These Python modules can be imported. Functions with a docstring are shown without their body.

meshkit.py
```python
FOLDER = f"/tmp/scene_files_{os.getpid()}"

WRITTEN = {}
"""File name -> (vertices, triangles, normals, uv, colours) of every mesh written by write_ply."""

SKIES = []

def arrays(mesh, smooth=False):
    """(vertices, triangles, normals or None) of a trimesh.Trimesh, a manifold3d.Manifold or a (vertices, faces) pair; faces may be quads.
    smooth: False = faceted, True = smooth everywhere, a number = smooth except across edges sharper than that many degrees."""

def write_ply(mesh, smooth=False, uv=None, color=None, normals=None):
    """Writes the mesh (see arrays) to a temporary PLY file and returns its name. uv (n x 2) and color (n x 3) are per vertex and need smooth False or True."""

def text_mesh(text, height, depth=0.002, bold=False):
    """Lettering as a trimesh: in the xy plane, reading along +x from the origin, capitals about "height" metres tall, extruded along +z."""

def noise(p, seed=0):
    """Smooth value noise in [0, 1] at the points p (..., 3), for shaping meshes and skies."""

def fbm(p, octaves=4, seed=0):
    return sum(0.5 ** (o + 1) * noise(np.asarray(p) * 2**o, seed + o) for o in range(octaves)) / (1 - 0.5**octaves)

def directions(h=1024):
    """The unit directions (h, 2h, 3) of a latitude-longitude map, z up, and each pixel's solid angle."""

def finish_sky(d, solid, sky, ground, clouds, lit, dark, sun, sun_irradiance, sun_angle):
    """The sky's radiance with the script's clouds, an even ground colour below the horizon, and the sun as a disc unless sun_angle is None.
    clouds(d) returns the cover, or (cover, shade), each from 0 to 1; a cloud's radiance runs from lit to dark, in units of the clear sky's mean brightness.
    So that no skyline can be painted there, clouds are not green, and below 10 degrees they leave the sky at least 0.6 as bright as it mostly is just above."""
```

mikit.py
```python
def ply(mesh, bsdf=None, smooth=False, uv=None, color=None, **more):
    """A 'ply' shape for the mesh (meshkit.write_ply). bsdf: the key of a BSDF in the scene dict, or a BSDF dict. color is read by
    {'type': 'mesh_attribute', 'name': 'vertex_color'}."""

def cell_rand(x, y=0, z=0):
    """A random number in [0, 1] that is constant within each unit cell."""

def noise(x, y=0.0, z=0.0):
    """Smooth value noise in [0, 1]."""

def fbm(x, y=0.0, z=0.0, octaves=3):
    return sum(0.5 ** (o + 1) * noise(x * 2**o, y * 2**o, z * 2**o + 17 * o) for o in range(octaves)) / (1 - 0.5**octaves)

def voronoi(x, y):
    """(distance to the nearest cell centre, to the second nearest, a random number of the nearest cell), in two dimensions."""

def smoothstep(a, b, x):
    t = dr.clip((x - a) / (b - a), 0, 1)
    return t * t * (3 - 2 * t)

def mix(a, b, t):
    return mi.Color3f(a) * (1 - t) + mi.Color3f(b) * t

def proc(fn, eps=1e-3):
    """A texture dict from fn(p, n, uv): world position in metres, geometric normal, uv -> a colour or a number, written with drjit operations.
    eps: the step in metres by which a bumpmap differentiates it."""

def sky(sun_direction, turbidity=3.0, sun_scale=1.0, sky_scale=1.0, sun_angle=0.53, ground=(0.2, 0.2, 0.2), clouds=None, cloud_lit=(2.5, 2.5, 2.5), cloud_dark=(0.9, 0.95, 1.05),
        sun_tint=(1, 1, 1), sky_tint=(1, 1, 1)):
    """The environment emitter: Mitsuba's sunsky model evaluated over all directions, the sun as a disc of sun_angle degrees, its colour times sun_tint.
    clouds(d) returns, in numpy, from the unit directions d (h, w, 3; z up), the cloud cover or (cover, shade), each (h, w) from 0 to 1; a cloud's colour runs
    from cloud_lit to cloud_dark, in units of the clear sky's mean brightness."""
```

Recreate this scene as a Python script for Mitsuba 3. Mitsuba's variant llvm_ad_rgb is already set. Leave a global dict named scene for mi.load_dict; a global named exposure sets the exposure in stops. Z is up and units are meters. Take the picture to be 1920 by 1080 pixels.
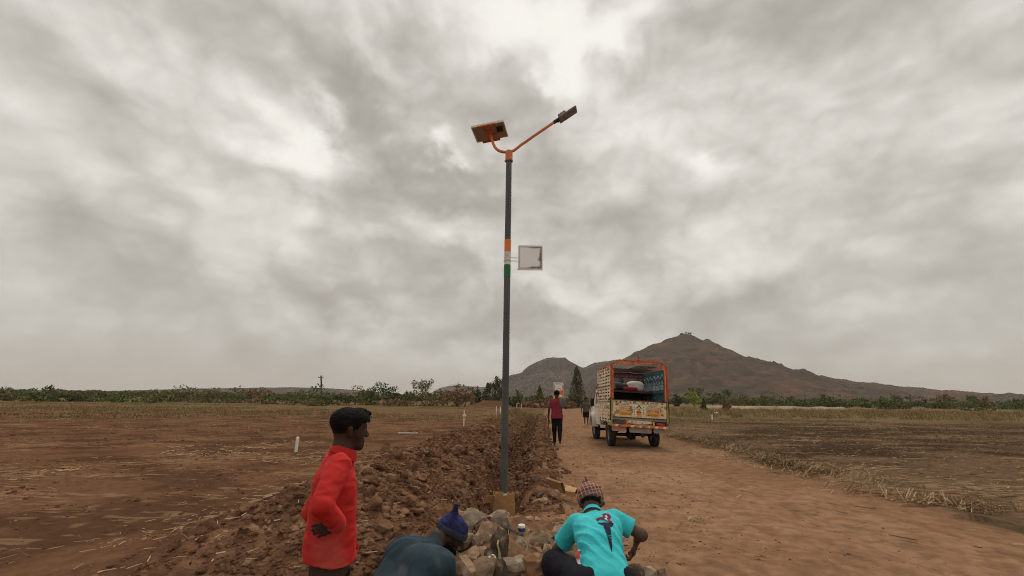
import math, random
import numpy as np, trimesh, drjit as dr, mitsuba as mi
import shapely, shapely.geometry as sg
import mikit, meshkit
from mikit import noise, fbm, voronoi, cell_rand, smoothstep, mix

scene, labels = {}, {}
T = mi.ScalarTransform4f
R_ = np.random.default_rng

# ------------------------------------------------------------------ camera, sky, exposure
PITCH, ROLL, HCAM, FOC = math.radians(14.7), math.radians(-0.7), 1.33, 820.0     # FOC: pixels of a 1920 wide picture
FW = np.array([0, math.cos(PITCH), math.sin(PITCH)])
UP0, RT0 = np.array([0, -math.sin(PITCH), math.cos(PITCH)]), np.array([1.0, 0, 0])
RT = RT0 * math.cos(ROLL) - UP0 * math.sin(ROLL)
UP = UP0 * math.cos(ROLL) + RT0 * math.sin(ROLL)
CAM = np.array([0, 0, HCAM])
scene['camera'] = {'type': 'perspective', 'fov': 2 * math.degrees(math.atan(960 / FOC)), 'fov_axis': 'x', 'near_clip': 0.05, 'far_clip': 20000.0,
                   'to_world': T().look_at(origin=CAM.tolist(), target=(CAM + FW).tolist(), up=UP.tolist())}
exposure = 1.5


def at(px, py, Y):
    """The point Y metres ahead whose place in a 1920 x 1080 picture is (px, py): for measuring places off the photograph."""
    d = FW * FOC + RT * (px - 960) + UP * (540 - py)
    return CAM + d * Y / d[1]


def onto(px, py, z=0.0):
    d = FW * FOC + RT * (px - 960) + UP * (540 - py)
    return CAM + d * (z - HCAM) / d[2]

def make_clouds():
    # soft masses of the overcast deck: azimuth, elevation (degrees), half-widths, weight (+ darker, - brighter)
    MASS = [(np.float64(12.6), np.float64(45.5), np.float64(7.2), np.float64(3.5), -0.75), (np.float64(6.6), np.float64(42.0), np.float64(4.4), np.float64(2.9), -0.4), (np.float64(-4.3), np.float64(44.4), np.float64(7.1), np.float64(3.1), -0.2), (np.float64(3.7), np.float64(40.1), np.float64(2.0), np.float64(1.1), -0.3), (np.float64(-18.5), np.float64(42.6), np.float64(5.6), np.float64(3.0), 0.25), (np.float64(-27.8), np.float64(37.0), np.float64(4.8), np.float64(3.1), 0.25), (np.float64(-23.2), np.float64(34.4), np.float64(6.8), np.float64(2.7), 0.3), (np.float64(-18.6), np.float64(31.7), np.float64(7.0), np.float64(2.9), 0.3), (np.float64(-12.4), np.float64(28.4), np.float64(7.2), np.float64(3.4), 0.3), (np.float64(-6.2), np.float64(26.2), np.float64(5.5), np.float64(2.8), 0.2), (np.float64(-24.7), np.float64(35.0), np.float64(5.0), np.float64(2.6), 0.2), (np.float64(-8.5), np.float64(38.6), np.float64(10.7), np.float64(4.7), 0.05), (np.float64(-2.7), np.float64(36.3), np.float64(5.8), np.float64(4.2), 0.12), (np.float64(-27.3), np.float64(27.8), np.float64(3.8), np.float64(5.2), -0.45), (np.float64(-24.6), np.float64(25.3), np.float64(3.1), np.float64(3.6), -0.15), (np.float64(-23.2), np.float64(24.3), np.float64(6.4), np.float64(3.7), -0.15), (np.float64(-9.2), np.float64(31.4), np.float64(2.6), np.float64(1.5), -0.5), (np.float64(-8.8), np.float64(24.0), np.float64(3.6), np.float64(2.4), -0.2), (np.float64(5.2), np.float64(27.0), np.float64(7.2), np.float64(3.5), 0.28), (np.float64(2.9), np.float64(31.0), np.float64(5.6), np.float64(3.0), 0.15), (np.float64(-4.8), np.float64(28.3), np.float64(5.5), np.float64(2.7), 0.15), (np.float64(26.8), np.float64(27.3), np.float64(1.8), np.float64(1.6), -0.45), (np.float64(20.3), np.float64(32.7), np.float64(7.3), np.float64(4.2), -0.05), (np.float64(21.1), np.float64(40.0), np.float64(7.5), np.float64(4.3), 0.05), (np.float64(26.5), np.float64(42.1), np.float64(6.3), np.float64(2.9), 0.03), (np.float64(-11.7), np.float64(19.1), np.float64(9.6), np.float64(3.2), 0.2), (np.float64(-18.1), np.float64(13.8), np.float64(7.3), np.float64(2.2), 0.28), (np.float64(-9.0), np.float64(9.6), np.float64(7.5), np.float64(1.8), 0.22), (np.float64(-22.2), np.float64(16.0), np.float64(3.8), np.float64(3.1), 0.05), (np.float64(-24.0), np.float64(10.0), np.float64(4.4), np.float64(2.3), -0.15), (np.float64(-15.2), np.float64(10.6), np.float64(4.8), np.float64(1.6), -0.1), (np.float64(-9.7), np.float64(20.9), np.float64(2.4), np.float64(1.8), -0.2), (np.float64(5.8), np.float64(15.4), np.float64(3.0), np.float64(1.8), -0.2), (np.float64(12.0), np.float64(13.2), np.float64(4.9), np.float64(1.8), -0.12), (np.float64(2.9), np.float64(10.5), np.float64(7.6), np.float64(2.1), 0.22), (np.float64(15.8), np.float64(19.1), np.float64(6.4), np.float64(3.2), 0.08), (np.float64(20.0), np.float64(12.8), np.float64(6.6), np.float64(3.2), 0.08), (np.float64(25.8), np.float64(21.2), np.float64(2.9), np.float64(4.4), -0.1), (np.float64(19.8), np.float64(9.5), np.float64(8.6), np.float64(2.4), 0.15), (np.float64(0.1), np.float64(6.4), np.float64(5.0), np.float64(1.2), -0.12), (np.float64(-44.1), np.float64(22.9), np.float64(9.2), np.float64(11.3), 0.14), (np.float64(-48.1), np.float64(10.4), np.float64(6.9), np.float64(6.7), 0.1), (np.float64(42.0), np.float64(24.5), np.float64(8.7), np.float64(12.7), 0.14), (np.float64(47.9), np.float64(13.4), np.float64(5.8), np.float64(6.8), 0.1), (np.float64(-44.7), np.float64(35.1), np.float64(6.8), np.float64(3.1), -0.05), (np.float64(-33.2), np.float64(15.6), np.float64(3.8), np.float64(4.2), -0.08), (np.float64(37.2), np.float64(12.2), np.float64(5.7), np.float64(4.0), -0.05), (np.float64(36.6), np.float64(33.9), np.float64(3.7), np.float64(3.6), -0.05)]

    def soft(p, octaves, seed, gain=0.5):
        return sum(gain ** o * (meshkit.noise(p * 2.03 ** o + 3.1 * o, seed + o) - 0.5) for o in range(octaves))

    def clouds(d):
        x, y, z = d[..., 0], d[..., 1], d[..., 2]
        az = np.degrees(np.arctan2(x, y)); el = np.degrees(np.arcsin(np.clip(z, -1, 1)))
        q = np.stack([x, y, z * 1.2], -1) * 4.4
        w = np.stack([soft(q * 1.4, 4, 11), soft(q * 1.4, 4, 23), soft(q * 1.4, 4, 31)], -1)
        q = q + 0.16 * w

        def dens(p):                                              # heaped lumps with creases between them
            puff = sum(0.50 ** o * (np.abs(2 * meshkit.noise(p * 1.0 * 2.05 ** o + 9.7 * o, 50 + o) - 1) - 0.36) for o in range(6))
            return soft(p * 0.8, 6, 5, 0.46) * 0.75 - puff * 0.55
        d0 = dens(q)
        relief = d0 - dens(q + np.array([0.06, 0.03, 0.17]))     # lit from high up ahead
        a2 = az + 4 * w[..., 0] + 5 * soft(q * 1.3, 6, 61, 0.62); e2 = el + 4 * w[..., 2] + 5 * soft(q * 1.3, 6, 67, 0.62)
        m = 0 * az
        for (a, e, ra, re, wt) in MASS:
            m = m + wt * np.exp(-(((a2 - a) / ra) ** 2 + ((e2 - e) / re) ** 2))
        low = np.exp(-np.maximum(el, 0) / 7.0)                    # grey murk over the skyline
        s = 0.41 + m * 1.05 + (1 - 0.8 * low) * (0.50 * d0 - 1.15 * relief) + 0.40 * low
        s = np.where(s > 0.60, 0.60 + 0.34 * np.tanh((s - 0.60) / 0.40), s)
        s = np.where(s < 0.2, 0.2 + 0.2 * np.tanh((s - 0.2) / 0.2), s)
        return np.ones_like(az), np.clip(s, 0, 1)
    return clouds


scene['sky'] = mikit.sky((0.12, 0.46, 0.88), turbidity=4, sun_scale=0.33, sun_angle=16, clouds=make_clouds(), cloud_lit=(3.3, 3.2, 2.98), cloud_dark=(1.08, 1.0, 0.88), ground=(0.16, 0.11, 0.08))
labels['sky'] = {'label': 'overcast cloudy sky', 'kind': 'structure'}


# ------------------------------------------------------------------ naming
_n = {}


def numbered(name):
    k = _n.get(name, 0)
    _n[name] = k + 1
    return name if k == 0 else f'{name}_{k:03d}'


def thing(name, label, cat, group=None):
    key = numbered(name)
    labels[key] = {'label': label, 'category': cat}
    if group:
        labels[key]['group'] = group
    return key


def part(parent, name, mesh, mat, smooth=False, label=None, kind=None, **kw):
    key = numbered(f'{parent}__{name}')
    scene[key] = mikit.ply(mesh, mat, smooth, **kw)
    if label or kind:
        labels[key] = {k: v for k, v in (('label', label), ('kind', kind)) if v}
    return key


def single(name, label, cat, mesh, mat, smooth=False, group=None, **kw):
    key = thing(name, label, cat, group)
    scene[key] = mikit.ply(mesh, mat, smooth, **kw)
    return key


def setting(name, label, mesh, mat, smooth=False, kind='structure', **kw):
    key = numbered(name)
    scene[key] = mikit.ply(mesh, mat, smooth, **kw)
    labels[key] = {'label': label, 'kind': kind}
    return key


# ------------------------------------------------------------------ materials
def rgb(c):
    return {'type': 'rgb', 'value': list(map(float, c))}


def mat(key, color, rough=0.8, spec=0.3, metallic=0.0, two=True, **kw):
    b = {'type': 'principled', 'base_color': mikit.proc(color) if callable(color) else rgb(color), 'roughness': rough, 'specular': spec, 'metallic': metallic, **kw}
    scene[key] = {'type': 'twosided', 'bsdf': b} if two else b
    return key


def dull(key, color):
    scene[key] = {'type': 'twosided', 'bsdf': {'type': 'diffuse', 'reflectance': mikit.proc(color) if callable(color) else rgb(color)}}
    return key


def speckled(a, b, s, c=None, s2=None, oct=3):
    """A colour that drifts between a and b over 1/s metres, flecked with c."""
    def fn(p, n, uv):
        t = smoothstep(0.3, 0.7, fbm(p.x * s, p.y * s, p.z * s, oct))
        col = mix(a, b, t)
        if c is not None:
            col = mix(col, c, smoothstep(0.66, 0.74, noise(p.x * s2, p.y * s2, p.z * s2)))
        return col
    return fn


# ------------------------------------------------------------------ meshes
def box(c, s, rot=None, bevel=0.0):
    """A box of size s about c; bevel cuts its edges."""
    s = np.asarray(s, float)
    if bevel > 0:
        b = min(bevel, s.min() * 0.45)
        pts = []
        for i in range(3):
            e = s / 2 - b
            e[i] = s[i] / 2
            pts += [np.array([x, y, z]) * e for x in (-1, 1) for y in (-1, 1) for z in (-1, 1)]
        m = trimesh.convex.convex_hull(np.array(pts))
    else:
        m = trimesh.creation.box(s)
    if rot is not None:
        m.apply_transform(rot if np.shape(rot) == (4, 4) else np.vstack([np.c_[np.asarray(rot), [0, 0, 0]], [0, 0, 0, 1]]))
    m.apply_translation(c)
    return m


def cat(ms):
    return trimesh.util.concatenate(list(ms))


def tube(points, r, sides=12, cap=True):
    p = np.asarray(points, float)
    r = np.broadcast_to(r, (len(p),)).astype(float)
    t = np.gradient(p, axis=0)
    t /= np.linalg.norm(t, axis=1, keepdims=True) + 1e-12
    a = np.cross(t[0], [0, 0, 1.0] if abs(t[0][2]) < 0.9 else [1.0, 0, 0])
    a /= np.linalg.norm(a)
    rows = []
    ang = np.arange(sides) * 2 * np.pi / sides
    for i in range(len(p)):
        a = a - t[i] * (a @ t[i])
        a /= np.linalg.norm(a)
        b = np.cross(t[i], a)
        rows.append(p[i] + r[i] * (np.cos(ang)[:, None] * a + np.sin(ang)[:, None] * b))
    v = np.vstack(rows)
    f = []
    for i in range(len(p) - 1):
        for j in range(sides):
            k = (j + 1) % sides
            f += [[i * sides + j, i * sides + k, (i + 1) * sides + k], [i * sides + j, (i + 1) * sides + k, (i + 1) * sides + j]]
    if cap:
        n = len(v)
        v = np.vstack([v, p[0], p[-1]])
        o = (len(p) - 1) * sides
        for j in range(sides):
            k = (j + 1) % sides
            f += [[n, k, j], [n + 1, o + j, o + k]]
    return trimesh.Trimesh(v, f, process=False)


def bar(a, b, w, h=None):
    """A squared bar from a to b."""
    a, b = np.asarray(a, float), np.asarray(b, float)
    L = np.linalg.norm(b - a)
    y = (b - a) / L
    x = np.cross(y, [0, 0, 1.0] if abs(y[2]) < 0.95 else [0, 1.0, 0])
    x /= np.linalg.norm(x)
    m = trimesh.creation.box([w, L, h or w])
    m.apply_transform(np.vstack([np.c_[np.stack([x, y, np.cross(x, y)], 1), (a + b) / 2], [0, 0, 0, 1]]))
    return m


def lathe(profile, sides=32):
    """Turned about z: (radius, height) pairs."""
    return trimesh.creation.revolve(np.asarray(profile, float), sections=sides)


def frame(o, x, y, z):
    return np.vstack([np.c_[np.stack([x, y, z], 1), o], [0, 0, 0, 1]])


def unit(v):
    v = np.asarray(v, float)
    return v / np.linalg.norm(v)


def poly(pts, depth, z0=0.0):
    g = sg.Polygon(pts).buffer(0)
    ms = [trimesh.creation.extrude_polygon(q, depth, engine='earcut') for q in getattr(g, 'geoms', [g])]
    m = cat(ms)
    m.apply_translation([0, 0, z0])
    return m


# ------------------------------------------------------------------ rounded bodies: a distance field meshed with surface nets
def sd_cone(P, a, b, ra, rb):
    a, b = np.asarray(a, np.float32), np.asarray(b, np.float32)
    ba = b - a
    L = float(ba @ ba) + 1e-9
    t = np.clip(((P - a) @ ba) / L, 0, 1)
    return np.linalg.norm(P - a - t[:, None] * ba, axis=1) - (ra + (rb - ra) * t)


def smin(a, b, k):
    h = np.maximum(k - np.abs(a - b), 0) / k
    return np.minimum(a, b) - h * h * k * 0.25


def field(prims, k=0.03):
    def f(P):
        out = None
        for pr in prims:
            if callable(pr):
                d, kk = pr(P), k
            else:
                d, kk = sd_cone(P, *pr[:4]), (pr[4] if len(pr) > 4 else k)
            out = d if out is None else smin(out, d, kk)
        return out
    return f


def prim_bounds(prims, pad):
    pts = []
    for pr in prims:
        if not callable(pr):
            r = max(pr[2], pr[3])
            for q in pr[:2]:
                pts += [np.asarray(q) - r, np.asarray(q) + r]
    pts = np.array(pts)
    return pts.min(0) - pad, pts.max(0) + pad


def snet(f, lo, hi, h):
    """Surface nets of f < 0, evaluated closely only near the surface."""
    lo, hi = np.asarray(lo, float), np.asarray(hi, float)
    B = 4
    nb = np.ceil((hi - lo) / (h * B)).astype(int) + 1
    gx = [lo[i] + (np.arange(nb[i]) + 0.5) * h * B - h / 2 for i in range(3)]
    G = np.stack(np.meshgrid(*gx, indexing='ij'), -1).reshape(-1, 3).astype(np.float32)
    c = f(G).reshape(nb)
    near = np.abs(c) < h * B * 0.9 + 2.5 * h
    F = np.repeat(np.repeat(np.repeat(c, B, 0), B, 1), B, 2).astype(np.float32)
    mask = np.repeat(np.repeat(np.repeat(near, B, 0), B, 1), B, 2)
    idx = np.argwhere(mask)
    P = (lo + idx * h).astype(np.float32)
    vals = np.concatenate([f(P[i:i + 400000]) for i in range(0, len(P), 400000)])
    F[mask] = vals
    n = np.array(F.shape)
    S = F < 0
    cells = np.zeros(n - 1, np.int8)
    for d in np.ndindex(2, 2, 2):
        cells += S[d[0]:n[0] - 1 + d[0], d[1]:n[1] - 1 + d[1], d[2]:n[2] - 1 + d[2]]
    act = (cells > 0) & (cells < 8)
    ci = np.argwhere(act)
    acc, cnt = np.zeros((len(ci), 3)), np.zeros(len(ci))
    corners = list(np.ndindex(2, 2, 2))
    for a in corners:
        for ax in range(3):
            if a[ax] == 0:
                b = list(a)
                b[ax] = 1
                fa = F[tuple((ci + a).T)]
                fb = F[tuple((ci + b).T)]
                m = (fa < 0) != (fb < 0)
                t = np.where(m, fa / np.where(m, fa - fb, 1), 0)
                pt = np.tile(np.array(a, float), (len(ci), 1))
                pt[:, ax] += t
                acc[m] += pt[m]
                cnt[m] += 1
    v = lo + (ci + acc / np.maximum(cnt, 1)[:, None]) * h
    idm = -np.ones(n - 1, np.int64)
    idm[act] = np.arange(len(ci))
    faces = []
    for ax in range(3):
        u, w = (ax + 1) % 3, (ax + 2) % 3
        sl = [slice(1, n[i] - 1) for i in range(3)]
        sl[ax] = slice(0, n[ax] - 1)
        s2 = list(sl)
        s2[ax] = slice(1, n[ax])
        A, Bv = S[tuple(sl)], S[tuple(s2)]
        e = np.argwhere(A != Bv)
        if not len(e):
            continue
        flip = A[tuple(e.T)]
        off = np.array([1, 1, 1])
        off[ax] = 0
        e = e + off
        def q(du, dw):
            k = e.copy()
            k[:, u] += du
            k[:, w] += dw
            return idm[tuple(k.T)]
        a, b, c2, d2 = q(-1, -1), q(0, -1), q(0, 0), q(-1, 0)
        quad = np.stack([a, b, c2, d2], 1)
        quad[~flip] = quad[~flip][:, ::-1]
        faces.append(quad)
    Q = np.vstack(faces)
    Q = Q[(Q >= 0).all(1)]
    return trimesh.Trimesh(v, np.vstack([Q[:, [0, 1, 2]], Q[:, [0, 2, 3]]]), process=False)


def solid(prims, h, k=0.03, f=None, pad=0.04):
    lo, hi = prim_bounds(prims, pad)
    return snet(f or field(prims, k), lo, hi, h)


def rand_rot(r):
    return trimesh.transformations.random_rotation_matrix(r.random(3))

# ------------------------------------------------------------------ the ground
def ss(a, b, x):
    t = np.clip((x - a) / (b - a), 0, 1)
    return t * t * (3 - 2 * t)


def road_left(y):
    y = np.clip(y, -5, 150)
    return 0.1 + 0.06 * y + 0.0002 * y * y


def road_right(y):
    y = np.clip(y, -5, 150)
    return 5.1 + 0.07 * y + 0.0004 * y * y


def n2(x, y, f, seed, octaves=3):
    return meshkit.fbm(np.stack([x * f, y * f, np.full_like(x, 0.37)], -1), octaves, seed) - 0.5


def ground_z(x, y, rough=True):
    x, y = np.asarray(x, float), np.asarray(y, float)
    z = 0.009 * np.clip(y - 25, 0, 700) + 0.0015 * np.clip(y - 725, 0, 9000)
    xl, xr = road_left(y), road_right(y)
    s = x - xl
    road = ss(-0.1, 0.5, s) * (1 - ss(xr - 0.4, xr + 0.4, x))
    along = ss(2.6, 4.6, y) * (1 - ss(38, 48, y))
    lump = 0.8 + 0.55 * n2(x, y, 0.45, 3)
    spread = 1 + 0.5 * (1 - ss(4, 8, y))
    mound = 0.68 * lump * np.where(s < -2.15, np.exp(-((s + 2.15) / (0.85 * spread)) ** 2), np.exp(-((s + 2.15) / (0.72 * spread)) ** 2))
    trench = -0.5 * np.exp(-(np.abs(s + 0.72) / 0.34) ** 3) * ss(5.4, 6.8, y) * (1 - ss(40, 46, y))
    berm = 0.17 * (1 + 1.4 * n2(x, y, 0.9, 9)) * np.exp(-((s + 0.12) / 0.27) ** 2) * ss(6.4, 7.6, y)
    z = z + along * mound + trench + along * berm
    z = z - 0.30 * np.exp(-(((x + 1.1) / 0.8) ** 2 + ((y - 2.35) / 0.9) ** 2)) - 0.12 * np.exp(-(((x - 0.3) / 1.6) ** 2 + ((y - 2.8) / 0.7) ** 2))
    left = 1 - ss(-3.6, -2.6, s)
    right = ss(xr - 0.2, xr + 1.0, x)
    z = z - 0.06 * left - 0.05 * right + 0.10 * np.exp(-((x - xr - 0.35) / 0.35) ** 2) * (0.6 + n2(x, y, 0.8, 15)) * (y > 6)
    if rough:
        near = np.clip(1 - np.hypot(x, y) / 60, 0, 1)
        dug = along * np.exp(-((s + 1.6) / 1.7) ** 4)
        z = z + (0.04 * n2(x, y, 0.35, 21) + 0.006 * n2(x, y, 3.0, 25) - 0.03 * (np.exp(-((s - 1.9) / .16) ** 2) + np.exp(-((s - 3.3) / .16) ** 2)) * (0.5 + n2(x, y, 0.4, 27))) * road * near
        z = z + near * (left + right) * (0.16 * n2(x, y, 0.55, 31) + 0.07 * n2(x, y, 2.2, 35))
        z = z + dug * near * (0.36 * n2(x, y, 1.7, 41, 4) + 0.20 * n2(x, y, 5.0, 47, 3))
    return z


def grid_mesh(X, Y, Z):
    n, m = X.shape
    i = np.arange(n * m).reshape(n, m)
    q = np.stack([i[:-1, :-1], i[1:, :-1], i[1:, 1:], i[:-1, 1:]], -1).reshape(-1, 4)
    v = np.stack([X, Y, Z], -1).reshape(-1, 3)
    return trimesh.Trimesh(v, np.vstack([q[:, [0, 1, 2]], q[:, [0, 2, 3]]]), process=False)


def ground_sheet():
    rad = [0.02]
    while rad[-1] < 4500:
        r = rad[-1]
        rad.append(r + (0.25 if r < 2.6 else r * 0.0075 if r < 22 else r * 0.014 if r < 90 else r * 0.05))
    az = np.radians(np.concatenate([np.linspace(-58, 58, 840), np.linspace(58, 302, 90)[1:]]))[::-1]
    Rr, A = np.meshgrid(np.array(rad), az, indexing='ij')
    X, Y = Rr * np.sin(A), Rr * np.cos(A)
    return grid_mesh(X, Y, ground_z(X, Y))


RED, SOIL, SOIL2 = (0.205, 0.112, 0.066), (0.100, 0.053, 0.033), (0.160, 0.086, 0.051)
ROAD1, ROAD2, STRAWC, BURNT = (0.30, 0.180, 0.112), (0.235, 0.136, 0.082), (0.36, 0.25, 0.145), (0.070, 0.045, 0.031)


def ground_color(p, n, uv):
    x, y = p.x, p.y
    yc = dr.clip(y, -5, 150)
    xl = 0.1 + 0.06 * yc + 0.0002 * yc * yc
    xr = 5.1 + 0.07 * yc + 0.0004 * yc * yc
    edge = 0.55 * (fbm(x * 1.3, y * 1.3, 0.2, 3) - 0.5)
    s = x - xl + edge
    fine = fbm(x * 9, y * 9, 1.0, 4)
    mid = fbm(x * 0.9, y * 0.9, 4.0, 4)
    road = smoothstep(-0.1, 0.35, s) * (1 - smoothstep(xr - 0.3, xr + 0.5, x + 1.2 * edge))
    rc = mix(ROAD2, ROAD1, smoothstep(0.25, 0.75, 0.55 * mid + 0.45 * fine))
    wheel = fbm((x - 0.06 * y) * 2.2, y * 0.15, 9.0, 3)                       # faint tracks along the road
    rc = mix(rc, ROAD2, 0.6 * smoothstep(0.5, 0.7, wheel))
    rut = dr.exp(-dr.square((s - 1.9) / 0.2)) + dr.exp(-dr.square((s - 3.3) / 0.2))
    rc = mix(rc, (0.20, 0.115, 0.07), 0.45 * rut * smoothstep(0.35, 0.65, fbm(x * 1.5, y * 0.4, 5.0, 3)))
    rc = mix(rc, (0.34, 0.22, 0.145), 0.5 * smoothstep(0.55, 0.75, fbm(x * 0.5 + 7, y * 0.35, 3.0, 4)))
    rc = mix(rc, (0.13, 0.078, 0.05), 0.4 * smoothstep(0.72, 0.80, fbm(x * 5 + 2, y * 6, 3.0, 3)))
    far = smoothstep(18, 60, y)
    lf = mix(SOIL2, (0.205, 0.125, 0.075), far * 0.8)
    lf = mix(lf, SOIL, smoothstep(0.4, 0.7, mid))
    st = fbm(x * 0.55, y * 1.7, 2.0, 4) * 0.6 + 0.4 * noise(x * 5, y * 14, 3.0)
    lf = mix(lf, STRAWC, 0.35 * smoothstep(0.58, 0.70, st) * smoothstep(3.0, 4.2, -s))
    bn = fbm(x * 0.22 + 3, y * 0.35, 6.0, 4)
    rf = mix(BURNT, (0.15, 0.10, 0.064), smoothstep(0.40, 0.62, bn))
    rf = mix(rf, STRAWC, 0.5 * smoothstep(0.58, 0.72, st))
    rf = mix(rf, (0.23, 0.165, 0.095), 0.85 * smoothstep(30, 60, y))
    mound = smoothstep(-3.9, -2.9, s) * (1 - smoothstep(46, 52, y))
    field = dr.select(s < 1.5, 1.0, 0.0)
    col = mix(rf, lf, field)
    mc = mix(SOIL, RED, smoothstep(0.35, 0.75, 0.6 * mid + 0.4 * fine))
    col = mix(col, mc, mound * field)
    col = mix(col, rc, road)
    grass = smoothstep(34, 60, y) * (1 - road) * smoothstep(0.40, 0.60, fbm(x * 0.06, y * 0.10, 8.0, 4))
    col = mix(col, (0.155, 0.125, 0.062), 0.8 * grass)
    wide = smoothstep(150, 400, dr.sqrt(x * x + y * y))
    col = mix(col, (0.12, 0.10, 0.06), wide)
    return col * (0.72 + 0.56 * fine)


def ground_bump(p, n, uv):
    return fbm(p.x * 14, p.y * 14, p.z * 14, 3) + 0.5 * noise(p.x * 60, p.y * 60, p.z * 60)


scene['ground_dull'] = {'type': 'twosided', 'bsdf': {'type': 'diffuse', 'reflectance': mikit.proc(ground_color)}}
scene['ground_mat'] = {'type': 'bumpmap', 'arbitrary': mikit.proc(ground_bump, eps=4e-3), 'scale': 0.028, 'bsdf': {'type': 'diffuse', 'reflectance': mikit.proc(ground_color)}}
scene['ground_mat'] = {'type': 'twosided', 'bsdf': scene['ground_mat']}
del scene['ground_dull']
setting('ground', 'red brown ground with a dirt road, a trench and a long heap of dug soil', ground_sheet(), 'ground_mat', True)

# ------------------------------------------------------------------ soil clods
dull('clod_soil', speckled((0.095, 0.050, 0.031), (0.20, 0.112, 0.068), 2.6, (0.25, 0.155, 0.098), 9.0, 4))


def clod(r, sub=1, rough=0.62, flat=0.85):
    m = trimesh.creation.icosphere(subdivisions=sub)
    v = m.vertices
    o = r.random(3) * 50
    d = 1 + rough * 2 * (meshkit.fbm(v * 1.1 + o, 3, 7) - 0.5) + (0.55 if sub > 1 else 0.8) * (meshkit.noise(v * 2.6 + o, 9) - 0.5)
    m.vertices = v * d[:, None] * np.array([1, r.uniform(0.7, 1), r.uniform(0.55, flat)])
    return m


def scatter(protos, P, scales, r, mats=None):
    """Copies of small meshes joined into one: places, sizes, random turns."""
    out_v, out_f, at_ = [], [], 0
    for i in range(len(P)):
        v, f = protos[r.integers(len(protos))]
        a = r.random() * 2 * math.pi
        c, s = math.cos(a), math.sin(a)
        w = v * scales[i]
        w = np.stack([w[:, 0] * c - w[:, 1] * s, w[:, 0] * s + w[:, 1] * c, w[:, 2]], 1) + P[i]
        out_v.append(w)
        out_f.append(f + at_)
        at_ += len(w)
    return trimesh.Trimesh(np.vstack(out_v), np.vstack(out_f), process=False)


def on_ground(x, y, sink=0.0):
    return np.stack([x, y, ground_z(x, y) + sink], -1)


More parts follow.
